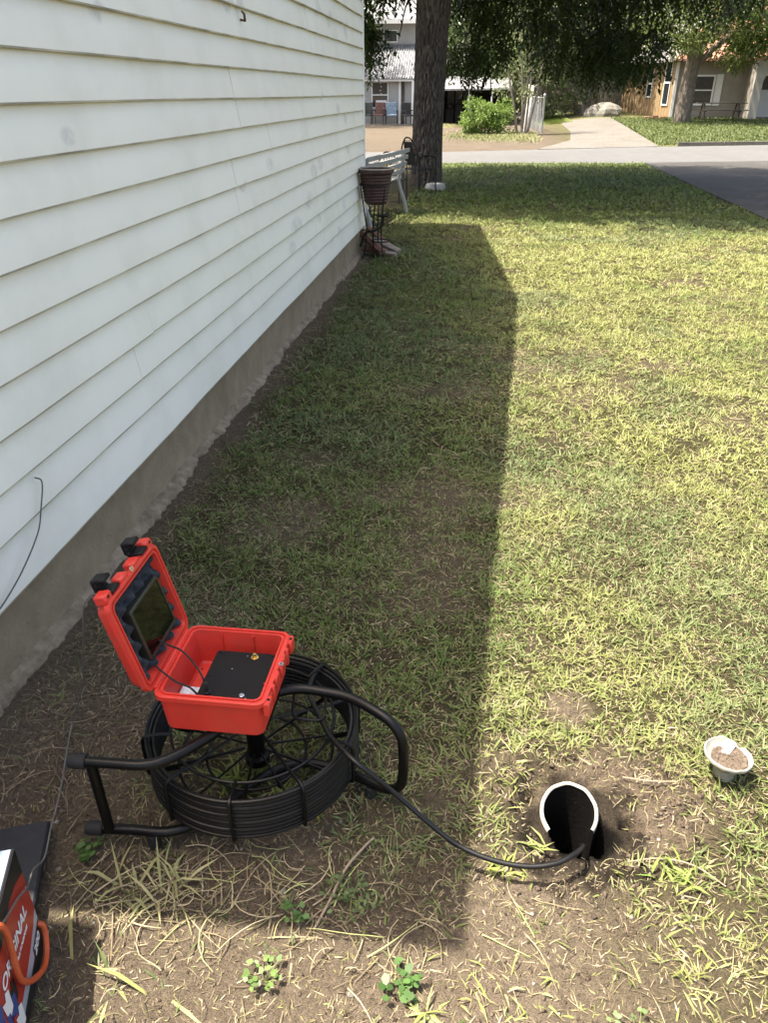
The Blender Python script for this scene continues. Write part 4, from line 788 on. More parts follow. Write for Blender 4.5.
# chain-link fence and the leaning board
M_galv = mat('galvanised_steel', (.42, .44, .45), .4, metal=.6, var=.15, scale=20)
cf = thing('chain_link_fence', 'short run of galvanised chain-link fence with a steel end post by the concrete drive', 'fence', (2.22, 36, 0))
MB().lathe([(0, -.1), (.04, -.1), (.04, 1.38), (.045, 1.4), (.02, 1.44), (0, 1.45)], 12).build('end_post', M_galv, cf, smooth=True)
for k in range(1, 5): MB().lathe([(0, -.1), (.025, -.1), (.025, 1.3), (0, 1.33)], 8, Matrix.Translation((-.10 * k, 2.2 * k, 0))).build('line_post', M_galv, cf)
MB().tube([(0, 0, 1.3), (-.42, 9, 1.3)], .018, 6).build('top_rail', M_galv, cf)
mbw = MB(); Lw = 9.0
for i in range(-10, 90):
    a = i * .11
    for s in (1, -1):
        y0 = a if s > 0 else a + 1.28; y1 = a + 1.28 if s > 0 else a
        t0 = max(0, min(1, (0 - y0) / (y1 - y0))) if s > 0 else 0; 
        pa = [y0, 0.03]; pb = [y1, 1.30]
        if min(y0, y1) < 0 or max(y0, y1) > Lw: continue
        mbw.tube([(-.0467 * pa[0], pa[0], pa[1]), (-.0467 * pb[0], pb[0], pb[1])], .0035, 3, cap=False)
mbw.build('wire_mesh', M_galv, cf)['kind'] = 'stuff'
tag(MB().add([(1.35, 35.4, 0), (1.52, 35.4, 0), (1.80, 36.4, 1.72), (1.56, 36.4, 1.78), (1.35, 35.46, 0), (1.52, 35.46, 0), (1.80, 36.48, 1.72), (1.56, 36.48, 1.78)], [(0, 1, 2, 3), (7, 6, 5, 4), (0, 4, 5, 1), (1, 5, 6, 2), (2, 6, 7, 3), (3, 7, 4, 0)]).build('leaning_board', M_wood2 if False else mat('whitewashed_board', (.5, .49, .45), .8, var=.2, scale=8)), 'weathered white board leaning beside the chain-link fence', 'board')
# grey board fence
bf = thing('board_fence', 'tall weathered grey board fence in the shade between the two far houses', 'fence', (5, 55, .45))
M_grayb = mat('weathered_fence_boards', (.17, .15, .135), .9, var=.3, scale=3, stretch=(3, 3, .3))
for i in range(46):
    x = -2.2 + i * .125; h_ = 1.55 + random.uniform(-.05, .05); MB().box((x, 0, -.2), (x + .117, .022 + random.uniform(0, .008), h_)).build('fence_board', M_grayb, bf)
for z in (.3, 1.2): MB().box((-2.2, .035, z), (3.6, .08, z + .09)).build('fence_rail', M_grayb, bf)
# tarp-covered boulder
rk = MB(); lp = []
for (r, z) in ((1, -.1), (1.02, .1), (.92, .30), (.66, .48), (.28, .60)):
    lp.append([(r * .95 * math.cos(2 * math.pi * k / 16) * (1 + .12 * math.sin(k * 1.9 + z * 4)) + z * .3, r * .6 * math.sin(2 * math.pi * k / 16) * (1 + .1 * math.sin(k * 2.7)), z + .04 * math.sin(k * 2.1)) for k in range(16)])
ro = rk.loft(lp).build('limestone_boulder', mat('pale_limestone', (.15, .145, .125), .9, var=.2, scale=3, bump=.5, bscale=8)); ro.location = (6.1, 48, .38)
tag(ro, 'pale limestone boulder at the end of the concrete drive', 'boulder')

# ------------------------------------------------------------------ timber and stone house, right
M_timb = mat('golden_timber', (.27, .185, .10), .8, var=.22, scale=3, stretch=(4, 4, .35), dirt=(.19, .135, .085), dirt_amt=.7, dirt_scale=.8); M_ston = mat('pale_stucco', (.25, .23, .20), .9, var=.15, scale=2, bump=.4, bscale=12, dirt=(.28, .25, .21), dirt_amt=.4, dirt_scale=.9)
M_tile = mat('terracotta_tiles', (.32, .165, .115), .85, var=.3, scale=4, dirt=(.30, .16, .12), dirt_amt=.5, dirt_scale=1.5); M_doorw = mat('white_door', (.62, .62, .6), .6, var=.05)
rh = thing('timber_house', 'single-storey house with golden vertical boards, stucco front, arched porch and red tile roof', 'house', (9.4, 46, .3))
A_, B_ = Vector((7.95, 54.0, 0)), Vector((9.28, 46.0, 0)); dv = (B_ - A_); Lb = dv.length; dv.normalize(); nv_ = Vector((dv.y, -dv.x, 0)) * 1.0
if nv_.x > 0: nv_ = -nv_
rel = lambda p: tuple(Vector(p) - Vector(rh.location))
nb_ = 20
for i in range(nb_):
    a = A_ + dv * (Lb * i / nb_); b = A_ + dv * (Lb * (i + 1) / nb_ - .03); t_ = nv_ * random.uniform(.02, .04)
    MB().add([rel((a.x, a.y, .1)), rel((b.x, b.y, .1)), rel((b.x, b.y, 3.05)), rel((a.x, a.y, 3.05)), rel((a.x + t_.x, a.y + t_.y, .42)), rel((b.x + t_.x, b.y + t_.y, .42)), rel((b.x + t_.x, b.y + t_.y, 3.05)), rel((a.x + t_.x, a.y + t_.y, 3.05))], [(0, 3, 2, 1), (4, 5, 6, 7), (0, 1, 5, 4), (1, 2, 6, 5), (2, 3, 7, 6), (3, 0, 4, 7)]).build('wall_board', M_timb, rh)
mb = MB().add([rel(p) for p in ((7.98, 54, .1), (9.30, 46, .1), (9.30, 46, 3.05), (7.98, 54, 3.05), (22, 54, .1), (22, 46, .1), (22, 46, 3.05), (22, 54, 3.05))], [(0, 1, 2, 3), (1, 5, 6, 2), (5, 4, 7, 6), (4, 0, 3, 7), (3, 2, 6, 7)]); mb.build('wall', M_ston, rh)
for s_, w0, h0, h1 in ((4.3, .7, 1.3, 2.5), (6.85, .75, .95, 2.9)):     # windows in the timber wing
    a = A_ + dv * s_; b = A_ + dv * (s_ + w0 * 1.0); o_ = nv_ * .05; o2 = nv_ * .075
    fr = MB()
    for (p, q, z0, z1) in ((a - dv * .07, a, h0 - .07, h1 + .07), (b, b + dv * .07, h0 - .07, h1 + .07), (a, b, h0 - .07, h0), (a, b, h1, h1 + .07), (a, b, (h0 + h1) / 2 - .04, (h0 + h1) / 2 + .04)):
        fr.add([rel((p.x + o_.x, p.y + o_.y, z0)), rel((q.x + o_.x, q.y + o_.y, z0)), rel((q.x + o_.x, q.y + o_.y, z1)), rel((p.x + o_.x, p.y + o_.y, z1)), rel((p.x + o2.x, p.y + o2.y, z0)), rel((q.x + o2.x, q.y + o2.y, z0)), rel((q.x + o2.x, q.y + o2.y, z1)), rel((p.x + o2.x, p.y + o2.y, z1))], [(0, 3, 2, 1), (4, 5, 6, 7), (0, 1, 5, 4), (1, 2, 6, 5), (2, 3, 7, 6), (3, 0, 4, 7)])
    fo = fr.build('window', M_fr, rh); o3 = nv_ * .06
    MB().add([rel((a.x + o3.x, a.y + o3.y, h0)), rel((b.x + o3.x, b.y + o3.y, h0)), rel((b.x + o3.x, b.y + o3.y, h1)), rel((a.x + o3.x, a.y + o3.y, h1))], [(0, 1, 2, 3)]).build('pane', M_pane, fo)
G = lambda x, y, z: rel((x, y, z))
bx('corner_board', (9.24, 45.93, .1), (9.38, 46.0, 3.05), M_fr, rh, G)
window(rh, G, 10.25, 11.15, 46, .98, 2.18, 0, 1, fw=.08)
for x in (9.82, 11.27): sh_ = bx('shutter', (x, 45.95, .88), (x + .33, 45.99, 2.28), M_doorw, rh, G)
# arched porch at the right
arch = []; n = 16; cx_, rw_ = 13.75, .62
for i in range(n + 1): a = math.pi * i / n; arch.append((cx_ - rw_ * math.cos(a), 1.85 + rw_ * math.sin(a)))
outer = [(12.75, .2), (12.75, 3.0)] + [(12.75 + (14.9 - 12.75) * i / 6, 3.0) for i in range(1, 6)] + [(14.9, 3.0), (14.9, .2)]
pts = [(12.75, .2), (12.75, 3.0), (14.9, 3.0), (14.9, .2), (cx_ + rw_, .2)] + arch[::-1] + [(cx_ - rw_, .2)]
m2 = MB().add([G(x, 44.6, z) for x, z in pts] + [G(x, 44.85, z) for x, z in pts], [tuple(range(len(pts)))[::-1], tuple(range(len(pts), 2 * len(pts)))] + [(i, i + len(pts), (i + 1) % len(pts) + len(pts), (i + 1) % len(pts))[::-1] for i in range(len(pts))])
m2.build('porch_arch', mat('porch_stucco', (.38, .365, .33), .85, var=.1, scale=3), rh)
bx('porch_side_wall', (12.75, 44.86, .2), (12.9, 45.99, 3.0), M_ston, rh, G)
do = bx('door', (13.3, 45.93, .35), (14.2, 45.98, 2.35), M_doorw, rh, G); bx('door_glass', (13.45, 45.90, 1.6), (14.05, 45.925, 2.2), M_pane, do, G); bx('porch_floor', (12.9, 44.7, .15), (15.5, 45.9, .38), M_conc, rh, G)
# tiled roof with raised barrel rows
def tile_roof(p0, p1, p2, p3, nc, name):
    """p0-p1 eave, p3-p2 ridge"""
    p0, p1, p2, p3 = map(Vector, (p0, p1, p2, p3)); nn = (p1 - p0).cross(p3 - p0).normalized(); nn = nn if nn.z > 0 else -nn; rows = []
    for (u_, ) in ((0,), (.25,), (.5,), (.75,), (1,)):
        a = p0.lerp(p3, u_); b = p1.lerp(p2, u_); rows.append([rel(a.lerp(b, i / (nc * 4)) + nn * (.07 * max(0, math.sin(math.pi * (i % 4) / 2)))) for i in range(nc * 4 + 1)])
    under = [[tuple(Vector(q) - Vector((0, 0, .12))) for q in rows[i]] for i in (-1, 0)]
    MB().loft(rows + under + [rows[0]], cap=False, closed=False).build(name, M_tile, rh)
MB().add([rel(p) for p in ((7.4, 54.2, 2.95), (9.0, 45.4, 2.95), (11.8, 47.6, 4.9), (10.4, 54.2, 4.9), (7.4, 54.2, 2.83), (9.0, 45.4, 2.83), (11.8, 47.6, 4.78), (10.4, 54.2, 4.78))], [(0, 1, 2, 3), (7, 6, 5, 4), (0, 4, 5, 1), (1, 5, 6, 2), (2, 6, 7, 3), (3, 7, 4, 0)]).build('side_roof', M_roof, rh)
tile_roof((9.0, 45.4, 2.95), (22, 45.4, 2.95), (22, 50, 5.4), (11.5, 50, 5.4), 52, 'roof')
tile_roof((12.5, 44.2, 2.9), (15.3, 44.2, 3.5), (15.3, 47.5, 4.7), (12.5, 47.5, 4.1), 12, 'porch_roof')
bx('eave_board', (9.0, 45.42, 2.80), (22, 45.5, 2.93), M_dark, rh, G)
# picnic table
M_pic = mat('weathered_picnic_wood', (.10, .085, .07), .9, var=.3, scale=6)
pt = thing('picnic_table', 'dark weathered picnic table with bench seats in front of the stucco wall', 'picnic table', (11.15, 43.8, .29))
for k in range(5): MB().box((-1.15, -.38 + k * .155, .72), (1.15, -.24 + k * .155, .76)).build('table_plank', M_pic, pt)
for y in (-.75, .62): MB().box((-1.15, y, .42), (1.15, y + .13 + .12, .46)).build('seat_plank', M_pic, pt)
for x in (-.8, .8):
    for s in (1, -1): MB().add([(x - .03, s * .12, .72), (x + .03, s * .12, .72), (x + .03, s * .22, .72), (x - .03, s * .22, .72), (x - .03, s * .60, -.05), (x + .03, s * .60, -.05), (x + .03, s * .72, -.05), (x - .03, s * .72, -.05)], [(0, 3, 2, 1), (4, 5, 6, 7), (0, 1, 5, 4), (1, 2, 6, 5), (2, 3, 7, 6), (3, 0, 4, 7)]).build('leg', M_pic, pt)
    MB().box((x - .02, -.72, .36), (x + .02, .72, .42)).build('crossbar', M_pic, pt)
for i, (x, y) in enumerate(((8.0, 45.0), (8.35, 44.9), (8.7, 44.85))):
    tag(MB().box((x - .14, y - .1, .2), (x + .14, y + .1, .42 + .05 * (i % 2)), bev=.02).build('stacked_block', M_wood), ('leftmost brown block at the foot of the timber wall', 'middle brown block at the foot of the timber wall', 'brown block nearest the yard tree at the foot of the timber wall')[i], 'block', 'blocks along the timber wall')

# ------------------------------------------------------------------ grass
def blades(name, x, y, az_, Lg, Wd, e0, bend, col, seed, mt=None, lift=0.0):
    r = np.random.default_rng(seed); n = len(x); z = terr(x, y) + lift - .003
    d = np.stack([np.cos(az_), np.sin(az_)], 1); s = np.stack([-np.sin(az_), np.cos(az_), np.zeros(n)], 1)
    s[:, 2] = r.uniform(-.6, .6, n)
    p0 = np.stack([x, y, z], 1)
    def step(p, e, l): return p + np.stack([d[:, 0] * np.cos(e) * l, d[:, 1] * np.cos(e) * l, np.sin(e) * l], 1)
    p1 = step(p0, e0, Lg * .5); e1 = e0 - bend; p2 = step(p1, e1, Lg * .5); p2[:, 2] = np.maximum(p2[:, 2], z + .005)
    w_ = Wd[:, None]
    V = np.stack([p0 - s * w_ * .35, p0 + s * w_ * .35, p1 + s * w_ * .5, p1 - s * w_ * .5, p2], 1).reshape(-1, 3)
    b = (np.arange(n) * 5)[:, None]; lp = np.concatenate([b + np.array([0, 1, 2, 3]), b + np.array([3, 2, 4])], 1).ravel()
    st = np.stack([np.arange(n) * 7, np.arange(n) * 7 + 4], 1).ravel(); tt = np.tile([4, 3], n)
    sh = np.array([.62, .62, 1, 1, 1.1]); cc = (col[:, None, :] * np.array([1, 1, 1, 1, 1.08])[None, :, None]).reshape(-1, 3)
    return np_mesh(name, V, lp, st, tt, mt or M_blade, cc)
YEL, GRN, BLU, STR = np.array((.235, .252, .090)), np.array((.108, .152, .042)), np.array((.095, .135, .062)), np.array((.345, .295, .175))
def turf(name, x0, x1, y0, y1, dens, L0, W0, seed, label, per=7, xlim=None, left=-1.2):
    r = np.random.default_rng(seed); n = int(dens * (x1 - x0) * (y1 - y0)); x = r.uniform(x0, x1, n); y = r.uniform(y0, y1, n)
    bare = zones(x, y); fine = fbm(x, y, 11, 91, 2)
    keep = r.random(n) < np.clip((1 - bare) ** 1.5 * np.clip(-.05 + 2.1 * fine, 0, 1), .05, 1)
    keep &= x > left + .05 * r.random(n)
    keep &= np.hypot(x - PIPE[0], y - PIPE[1] + .03) > .12
    keep &= ~((x > 3.72) & (x < 6.98)); keep &= y < 20.05 + .13 * (x + 1)
    if xlim is not None: keep &= xlim(x, y)
    x, y, bare = x[keep], y[keep], bare[keep]; n = len(x)
    a0 = r.uniform(0, 6.283, n)
    X = np.repeat(x, per); Y = np.repeat(y, per); bz = np.repeat(bare, per); N = len(X)
    X += r.normal(0, L0 * .35, N); Y += r.normal(0, L0 * .35, N); X = np.where(X < left - .035, left, X)
    A = np.repeat(a0, per) + r.normal(0, 1.5, N)
    lenr = np.repeat(r.uniform(.6, 1.3, n), per) * r.uniform(.65, 1.45, N) * L0
    e0 = np.clip(r.normal(.50, .36, N), .03, 1.3); bend = r.uniform(.05, .65, N)
    hue = fbm(X, Y, .55, 131); hue2 = fbm(X, Y, 2.7, 141, 3)
    g = np.clip(ss(.42, .62, hue * .6 + hue2 * .4) + r.normal(0, .16, N), 0, 1)[:, None]
    bl = np.clip(ss(.55, .66, fbm(X, Y, 1.3, 151, 3)) + r.normal(0, .1, N), 0, 1)[:, None]
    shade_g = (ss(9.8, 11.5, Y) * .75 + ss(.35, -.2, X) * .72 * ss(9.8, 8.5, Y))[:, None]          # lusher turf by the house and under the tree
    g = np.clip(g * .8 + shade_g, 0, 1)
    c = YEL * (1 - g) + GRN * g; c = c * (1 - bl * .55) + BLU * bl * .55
    dry = (r.random(N) < .30 + .45 * bz)[:, None]; c = np.where(dry, STR * r.uniform(.6, 1.1, (N, 1)), c)
    c = c * np.repeat(r.uniform(.8, 1.2, n), per)[:, None] * r.uniform(.85, 1.15, (N, 1))
    lenr = np.where(dry[:, 0], lenr * 1.2, lenr); e0 = np.where(dry[:, 0], e0 * .35, e0)
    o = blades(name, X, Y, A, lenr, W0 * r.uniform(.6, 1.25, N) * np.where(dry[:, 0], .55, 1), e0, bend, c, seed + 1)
    return tag(o, label, 'grass', kind='stuff')
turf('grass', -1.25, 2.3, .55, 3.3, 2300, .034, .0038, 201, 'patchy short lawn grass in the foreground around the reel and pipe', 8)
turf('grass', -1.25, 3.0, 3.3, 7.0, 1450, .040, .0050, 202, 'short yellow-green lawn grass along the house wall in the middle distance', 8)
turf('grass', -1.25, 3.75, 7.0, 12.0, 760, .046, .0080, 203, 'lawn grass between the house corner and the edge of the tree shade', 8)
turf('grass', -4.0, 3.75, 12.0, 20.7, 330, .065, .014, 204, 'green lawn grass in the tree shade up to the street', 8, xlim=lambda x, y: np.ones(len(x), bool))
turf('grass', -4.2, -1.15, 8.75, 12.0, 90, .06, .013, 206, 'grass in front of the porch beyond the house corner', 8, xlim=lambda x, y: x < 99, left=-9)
turf('grass', 6.98, 9.5, 10.0, 20.6, 60, .07, .018, 205, 'strip of grass beyond the dark driveway', 8)
# far lawns
r = np.random.default_rng(77)
def far_turf(xf, n, label, seed, c0, c1, L=.11, W=.03):
    r = np.random.default_rng(seed); x, y = xf(r, n); h = fbm(x, y, .5, 161)[:, None]
    tag(blades('grass', x, y, r.uniform(0, 6.28, n), L * r.uniform(.5, 1.3, n), W * r.uniform(.6, 1.2, n), r.uniform(.4, 1.2, n), r.uniform(.1, .6, n), (np.array(c0) * (1 - h) + np.array(c1) * h) * r.uniform(.8, 1.2, (n, 1)), seed), label, 'grass', kind='stuff')
def xf1(r, n):
    x = r.uniform(5.4, 17, n); y = r.uniform(27, 46, n); k = y > 27.6 + (x - 5.0) * .3; k &= x > 5.4 + .05 * (y - 28); return x[k][:], y[k][:]
def wrap(f):
    def g(r, n):
        return f(r, n)
    return g
def far_turf2(f, n, label, seed, c0, c1, L, W):
    r = np.random.default_rng(seed); x, y = f(r, n); m = len(x); far_turf(lambda rr, nn: (x, y), m, label, seed, c0, c1, L, W)
far_turf2(xf1, 60000, 'bright green lawn in front of the timber-sided house', 301, (.09, .115, .035), (.06, .085, .026), .11, .035)
def xf2(r, n): x = r.normal(.7, .9, n); y = r.normal(33.2, 1.6, n); k = (x < 1.9) & (y > 27.5); return x[k], y[k]
far_turf2(xf2, 9000, 'weedy grass round the foot of the bright bush', 302, (.12, .145, .045), (.18, .175, .09), .13, .03)
def xf3(r, n): x = r.uniform(2.0, 4.2, n); y = r.uniform(44, 54, n); return x, y
far_turf2(xf3, 9000, 'bright grass behind the chain-link fence post', 303, (.14, .18, .05), (.10, .14, .04), .14, .04)
def xf4(r, n): x = r.uniform(-3.4, .5, n); y = r.normal(43, 1.0, n); return x, y
far_turf2(xf4, 5000, 'sparse weeds in front of the low open shed', 304, (.18, .20, .08), (.3, .26, .14), .12, .03)

# straw: dry runners and clippings lying on the soil
def strands(name, n, xf, L0, W0, seed, label, cols, seg=5):
    r = np.random.default_rng(seed); x, y = xf(r, n); n = len(x); az_ = r.uniform(0, 6.28, n); L_ = L0 * r.uniform(.4, 1.6, n); curv = r.normal(0, 1.1, n)
    pts = []; px, py = x.copy(), y.copy(); arch = r.uniform(.002, .02, n) * (r.random(n) < .6)
    for i in range(seg + 1):
        t = i / seg; pts.append(np.stack([px, py, terr(px, py) + .004 + arch * math.sin(math.pi * t) + r.uniform(0, .002, n)], 1))
        a = az_ + curv * t; px = px + np.cos(a) * L_ / seg; py = py + np.sin(a) * L_ / seg
    V = []; 
    for i, p in enumerate(pts):
        a = az_ + curv * (i / seg); s = np.stack([-np.sin(a), np.cos(a), np.zeros(n)], 1) * (W0 * .5 * (1 - .6 * i / seg))
        V += [p - s, p + s + np.array((0, 0, .0008)), p + np.array((0, 0, W0 * .6))]
    V = np.stack(V, 1); k = V.shape[1]; b = (np.arange(n) * k)[:, None]; fl = []
    for i in range(seg): q = i * 3; fl += [[q, q + 3, q + 5, q + 2], [q + 2, q + 5, q + 4, q + 1]]
    F_ = (b[:, :, None] + np.array(fl)[None]).reshape(-1); nf = n * len(fl)
    c = np.array(cols)[r.integers(0, len(cols), n)] * r.uniform(.7, 1.2, (n, 1))
    return tag(np_mesh(name, V.reshape(-1, 3), F_, np.arange(nf) * 4, np.full(nf, 4), M_straw, np.repeat(c, k, 0)), label, 'straw', kind='stuff')
SC = [(.34, .28, .18), (.26, .21, .13), (.20, .155, .10), (.40, .34, .22), (.24, .22, .10)]
def sx1_(r, n):
    x = r.uniform(-1.2, 2.0, n); y = r.uniform(.6, 3.0, n); k = r.random(n) < (.15 + .85 * zones(x, y)); k &= np.hypot(x - PIPE[0], y - PIPE[1]) > .13; return x[k], y[k]
strands('dry_straw', 6000, sx1_, .028, .0014, 401, 'thin dry straw and runners scattered over the bare soil in the foreground', SC)
def sx2_(r, n): x = np.concatenate([r.normal(-.62, .12, n // 2), r.normal(-.30, .22, n - n // 2)]); y = np.concatenate([r.normal(.98, .06, n // 2), r.normal(1.0, .07, n - n // 2)]); k = (x > -.78); return x[k], y[k]
strands('straw_heap', 170, sx2_, .10, .0028, 402, 'loose pile of longer dry grass stems in front of the reel', SC[:4] + [(.36, .38, .16)])
def sx3_(r, n): x = r.uniform(-1.2, 3.2, n); y = r.uniform(3.0, 10.0, n); k = r.random(n) < (.25 + .75 * zones(x, y)); return x[k], y[k]
strands('dry_straw', 6000, sx3_, .06, .0030, 403, 'dry straw lying between the grass further up the lawn', SC, 3)
def sx4_(r, n): x = r.normal(-.95, .12, n); y = r.uniform(1.1, 2.2, n); k = (x > -1.22) & (x < -.75); return x[k], y[k]
strands('dry_roots', 420, sx4_, .08, .0022, 404, 'grey-brown dry stems along the foundation left of the case', [(.17, .13, .09), (.12, .09, .06), (.23, .18, .12)])
def litter(name, n, xf, L, W, seed, label):
    r = np.random.default_rng(seed); x, y = xf(r, n); n = len(x); c = np.array(SC + [(.12, .09, .06), (.20, .20, .08)])[r.integers(0, 7, n)] * r.uniform(.6, 1.2, (n, 1))
    tag(blades(name, x, y, r.uniform(0, 6.28, n), L * r.uniform(.3, 1.5, n), W * r.uniform(.5, 1.3, n), r.uniform(0, .35, n), r.uniform(0, .6, n), c, seed, M_straw, .004), label, 'plant litter', kind='stuff')
def lx1(r, n): x = r.uniform(-1.2, 2.0, n); y = r.uniform(.6, 3.2, n); k = (np.hypot(x - .295, y - 1.27) > .12); return x[k], y[k]
litter('plant_litter', 45000, lx1, .013, .0020, 451, 'fine broken bits of dead grass strewn over the foreground soil')
# clods and pebbles
def clods(name, n, xf, s0, s1, seed, cols, label, cat):
    r = np.random.default_rng(seed); x, y = xf(r, n); n = len(x); s = s0 + (s1 - s0) * r.random(n) ** 3
    base = np.array([(1, 0, 0), (0, 1, 0), (-1, 0, 0), (0, -1, 0), (0, 0, .8), (0, 0, -.5)]); V = base[None] * s[:, None, None] * r.uniform(.6, 1.3, (n, 6, 1))
    a = r.uniform(0, 6.28, n); ca, sa = np.cos(a)[:, None], np.sin(a)[:, None]; V = np.stack([V[..., 0] * ca - V[..., 1] * sa, V[..., 0] * sa + V[..., 1] * ca, V[..., 2]], -1)
    V = V + np.stack([x, y, terr(x, y) + s * .15], 1)[:, None]; T_ = np.array([(0, 1, 4), (1, 2, 4), (2, 3, 4), (3, 0, 4), (1, 0, 5), (2, 1, 5), (3, 2, 5), (0, 3, 5)])
    F_ = ((np.arange(n) * 6)[:, None, None] + T_[None]).reshape(-1); c = np.array(cols)[r.integers(0, len(cols), n)] * r.uniform(.7, 1.25, (n, 1))
    tag(np_mesh(name, V.reshape(-1, 3), F_, np.arange(n * 8) * 3, np.full(n * 8, 3), M_ground, np.repeat(c, 6, 0)), label, cat, kind='stuff')
clods('soil_clods', 16000, lambda r, n: (lambda x, y: (x[(zones(x, y) > .45) & (np.hypot(x - .295, y - 1.27) > .12)], y[(zones(x, y) > .45) & (np.hypot(x - .295, y - 1.27) > .12)]))(r.uniform(-1.2, 1.6, n), r.uniform(.6, 2.4, n)), .0012, .006, 501, [(.19, .15, .11), (.13, .10, .072), (.24, .195, .145)], 'small crumbs of soil scattered over the bare dirt', 'soil')
def cx2(r, n): a = r.uniform(0, 6.28, n); d = r.uniform(.12, .30, n); x = .33 + 1.3 * d * np.cos(a); y = 1.30 + d * np.sin(a); k = np.hypot(x - PIPE[0], y - PIPE[1]) > .085; return x[k], y[k]
clods('spoil_clods', 900, cx2, .002, .009, 502, [(.17, .13, .095), (.24, .185, .14), (.20, .15, .115)], 'dug-out clods of brown soil ringed round the clean-out pipe', 'soil')
clods('pebbles', 110, lambda r, n: (lambda x, y: (x[np.hypot(x - .295, y - 1.27) > .13], y[np.hypot(x - .295, y - 1.27) > .13]))(r.uniform(-1.1, 1.3, n), r.uniform(.65, 1.6, n)), .004, .009, 503, [(.5, .46, .4), (.4, .36, .3)], 'a few pale pebbles lying in the foreground dirt', 'pebbles')
def fl(r, n): return r.uniform(-1.0, 1.4, n), r.uniform(.65, 2.6, n)
# green weeds with rounded leaves, each a plant of its own
def weed(x, y, rad, nleaf, label, c0, leaf=.014, seed=0, group='small weeds in the foreground'):
    r = np.random.default_rng(seed); mb = MB(); z = float(terr(x, y))
    t = thing('weed', label, 'weed', (x, y, z), 0, group); V = []; F_ = []; cols = []
    for i in range(nleaf):
        a = r.uniform(0, 6.28); d = rad * r.random() ** .6; p = Vector((d * math.cos(a), d * math.sin(a), .012 + .022 * r.random())); s = leaf * r.uniform(.6, 1.2); a2 = r.uniform(0, 6.28); dx = Vector((math.cos(a2), math.sin(a2), r.uniform(-.3, .5))).normalized(); sd = Vector((-math.sin(a2), math.cos(a2), r.uniform(-.3, .3))).normalized()
        b = len(V); V += [p, p + dx * s * .45 + sd * s * .5, p + dx * s * 1.0 + sd * s * .32, p + dx * s * 1.25, p + dx * s * 1.0 - sd * s * .32, p + dx * s * .45 - sd * s * .5]; F_.append((b, b + 1, b + 2, b + 3, b + 4, b + 5)); cols += [np.array(c0) * r.uniform(.7, 1.3)] * 6
        if i % 3 == 0: mb.tube([(0, 0, -.002), tuple(p * .6 + Vector((0, 0, .004))), tuple(p)], .0008, 3, cap=False)
    st = np.array([f[0] for f in F_]); np_mesh('leaves', np.array([tuple(v) for v in V]), np.arange(len(V)), st, np.full(len(F_), 6), M_leaf, np.array(cols), t)
    if mb.v: mb.build('stems', mat('weed_stem', (.15, .2, .06), .6), t)
weed(-.329, .825, .035, 26, 'small green weed in the sunlit dirt, left of centre', (.13, .21, .06), .012, 1)
weed(-.070, .842, .042, 30, 'dark green broad-leaved weed at the bottom centre in sun', (.07, .14, .04), .016, 2)
weed(-.195, 1.01, .06, 70, 'low leafy weed patch in the shade below the reel', (.09, .14, .05), .009, 3)
weed(-.30, .955, .025, 16, 'tiny weed in shade near the shadow edge', (.09, .17, .05), .014, 4)
weed(.36, .80, .06, 50, 'blue-green weed patch near the bottom right of centre', (.12, .18, .07), .009, 5)
weed(-.80, 1.06, .03, 22, 'sprig of green weed beside the black mat corner', (.07, .14, .035), .014, 6)
def tuft(x, y, n, L, W, label, c0, c1, seed, e=.45, spread=.028):
    r = np.random.default_rng(seed); X = np.full(n, x) + r.normal(0, spread, n); Y = np.full(n, y) + r.normal(0, spread * .7, n); f = r.random((n, 1))
    o = blades('grass_tuft', X, Y, r.uniform(0, 6.28, n), L * r.uniform(.5, 1.2, n), W * r.uniform(.7, 1.2, n), np.clip(r.normal(e, .25, n), .08, 1.3), r.uniform(.3, .9, n), np.array(c0) * (1 - f) + np.array(c1) * f, seed)
    tag(o, label, 'grass tuft', 'long grass tufts near the camera')
G1, G2 = (.18, .24, .07), (.40, .38, .16)
tuft(-.60, 1.01, 24, .13, .0055, 'pale long-bladed grass tuft under the lower left frame tube', (.22, .25, .11), (.42, .38, .20), 1)
tuft(-.70, .985, 12, .12, .007, 'long grass blades spreading left of the pale tuft by the reel', (.25, .27, .12), (.40, .36, .19), 11, .3)
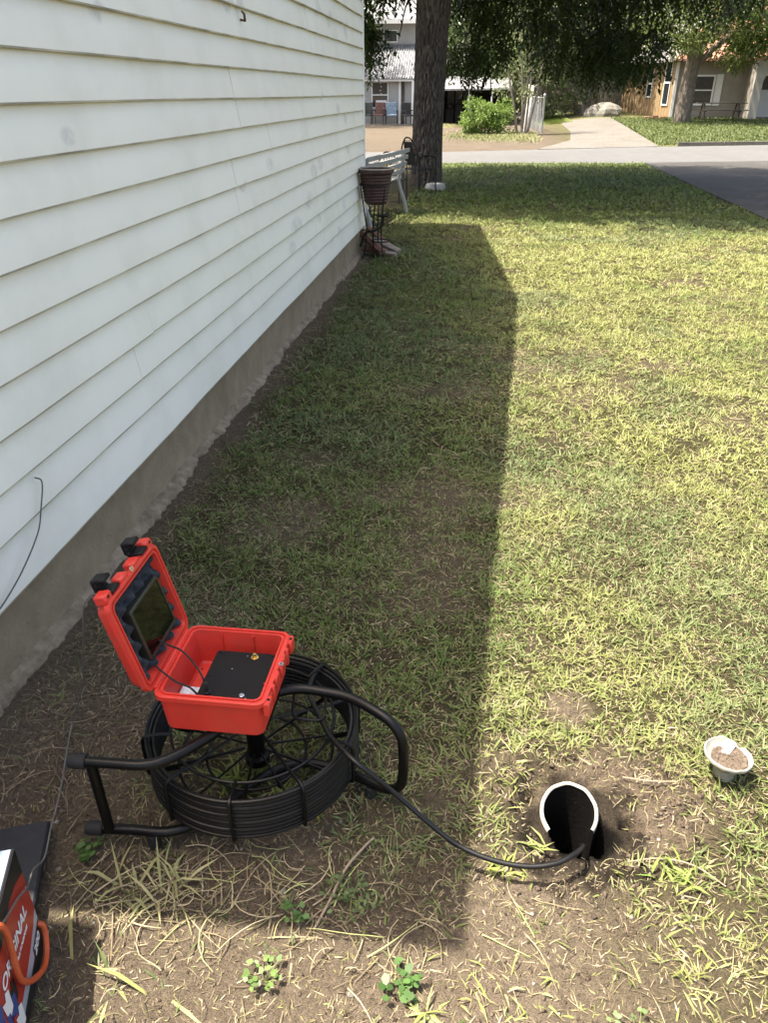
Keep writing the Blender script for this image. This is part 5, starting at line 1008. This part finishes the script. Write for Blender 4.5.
tuft(-.60, .79, 7, .13, .0075, 'bright yellow-green long blades lying in the sun at the bottom left', (.30, .32, .11), (.36, .34, .16), 2, .2, .05)
tuft(.13, 1.13, 26, .055, .006, 'bright grass tuft just under the hanging cable', (.20, .25, .07), (.28, .31, .09), 3, .7, .014)
tuft(.20, 1.21, 16, .06, .006, 'grass tuft at the left edge of the pipe hole', (.20, .25, .07), (.30, .31, .12), 4, .7, .012)
tuft(.12, .87, 22, .05, .004, 'sunlit grass tuft right of the shadow corner at the bottom', (.24, .27, .08), (.36, .33, .15), 5, .5, .045)
tuft(-.02, .80, 18, .05, .006, 'small bright tuft beside the broad-leaved weed', (.24, .32, .08), (.34, .35, .15), 6, .6, .006)
tuft(.52, 1.16, 30, .06, .006, 'grass tuft to the lower right of the pipe', (.16, .25, .06), (.26, .32, .08), 7, .6)
tuft(-.52, 1.30, 60, .07, .006, 'grass tuft growing up through the middle of the reel', (.14, .22, .05), (.28, .30, .08), 8, .8)
tuft(-.38, 1.24, 40, .06, .006, 'grass tuft under the right half of the reel', (.12, .2, .05), (.25, .28, .08), 9, .8)
# twig lying on the ground, lower centre
M_twig = mat('dry_twig', (.27, .21, .15), .9, var=.2, scale=60)
def zt(x, y, d=.006): return (x, y, float(terr(x, y)) + d)
tag(MB().tube(smooth_path([zt(-.255, .93), zt(-.235, 1.0, .012), zt(-.215, 1.07, .016), zt(-.185, 1.13, .014), zt(-.165, 1.17)], 4), [.0028] * 17, 6).build('twig', M_twig), 'long thin dry twig lying below the reel in shade', 'twig')
tag(MB().tube(smooth_path([zt(.40, 1.17), zt(.47, 1.19, .012), zt(.54, 1.175, .012), zt(.60, 1.14)], 4), [.0016] * 13, 6).build('twig', M_twig), 'dark twig on the soil right of the clean-out pipe', 'twig')
tag(MB().tube(smooth_path([zt(.42, 1.40), zt(.48, 1.38, .02), zt(.55, 1.40, .015)], 4), [.0017] * 9, 6).build('twig', M_twig), 'short curved twig behind the clean-out pipe on the spoil', 'twig')
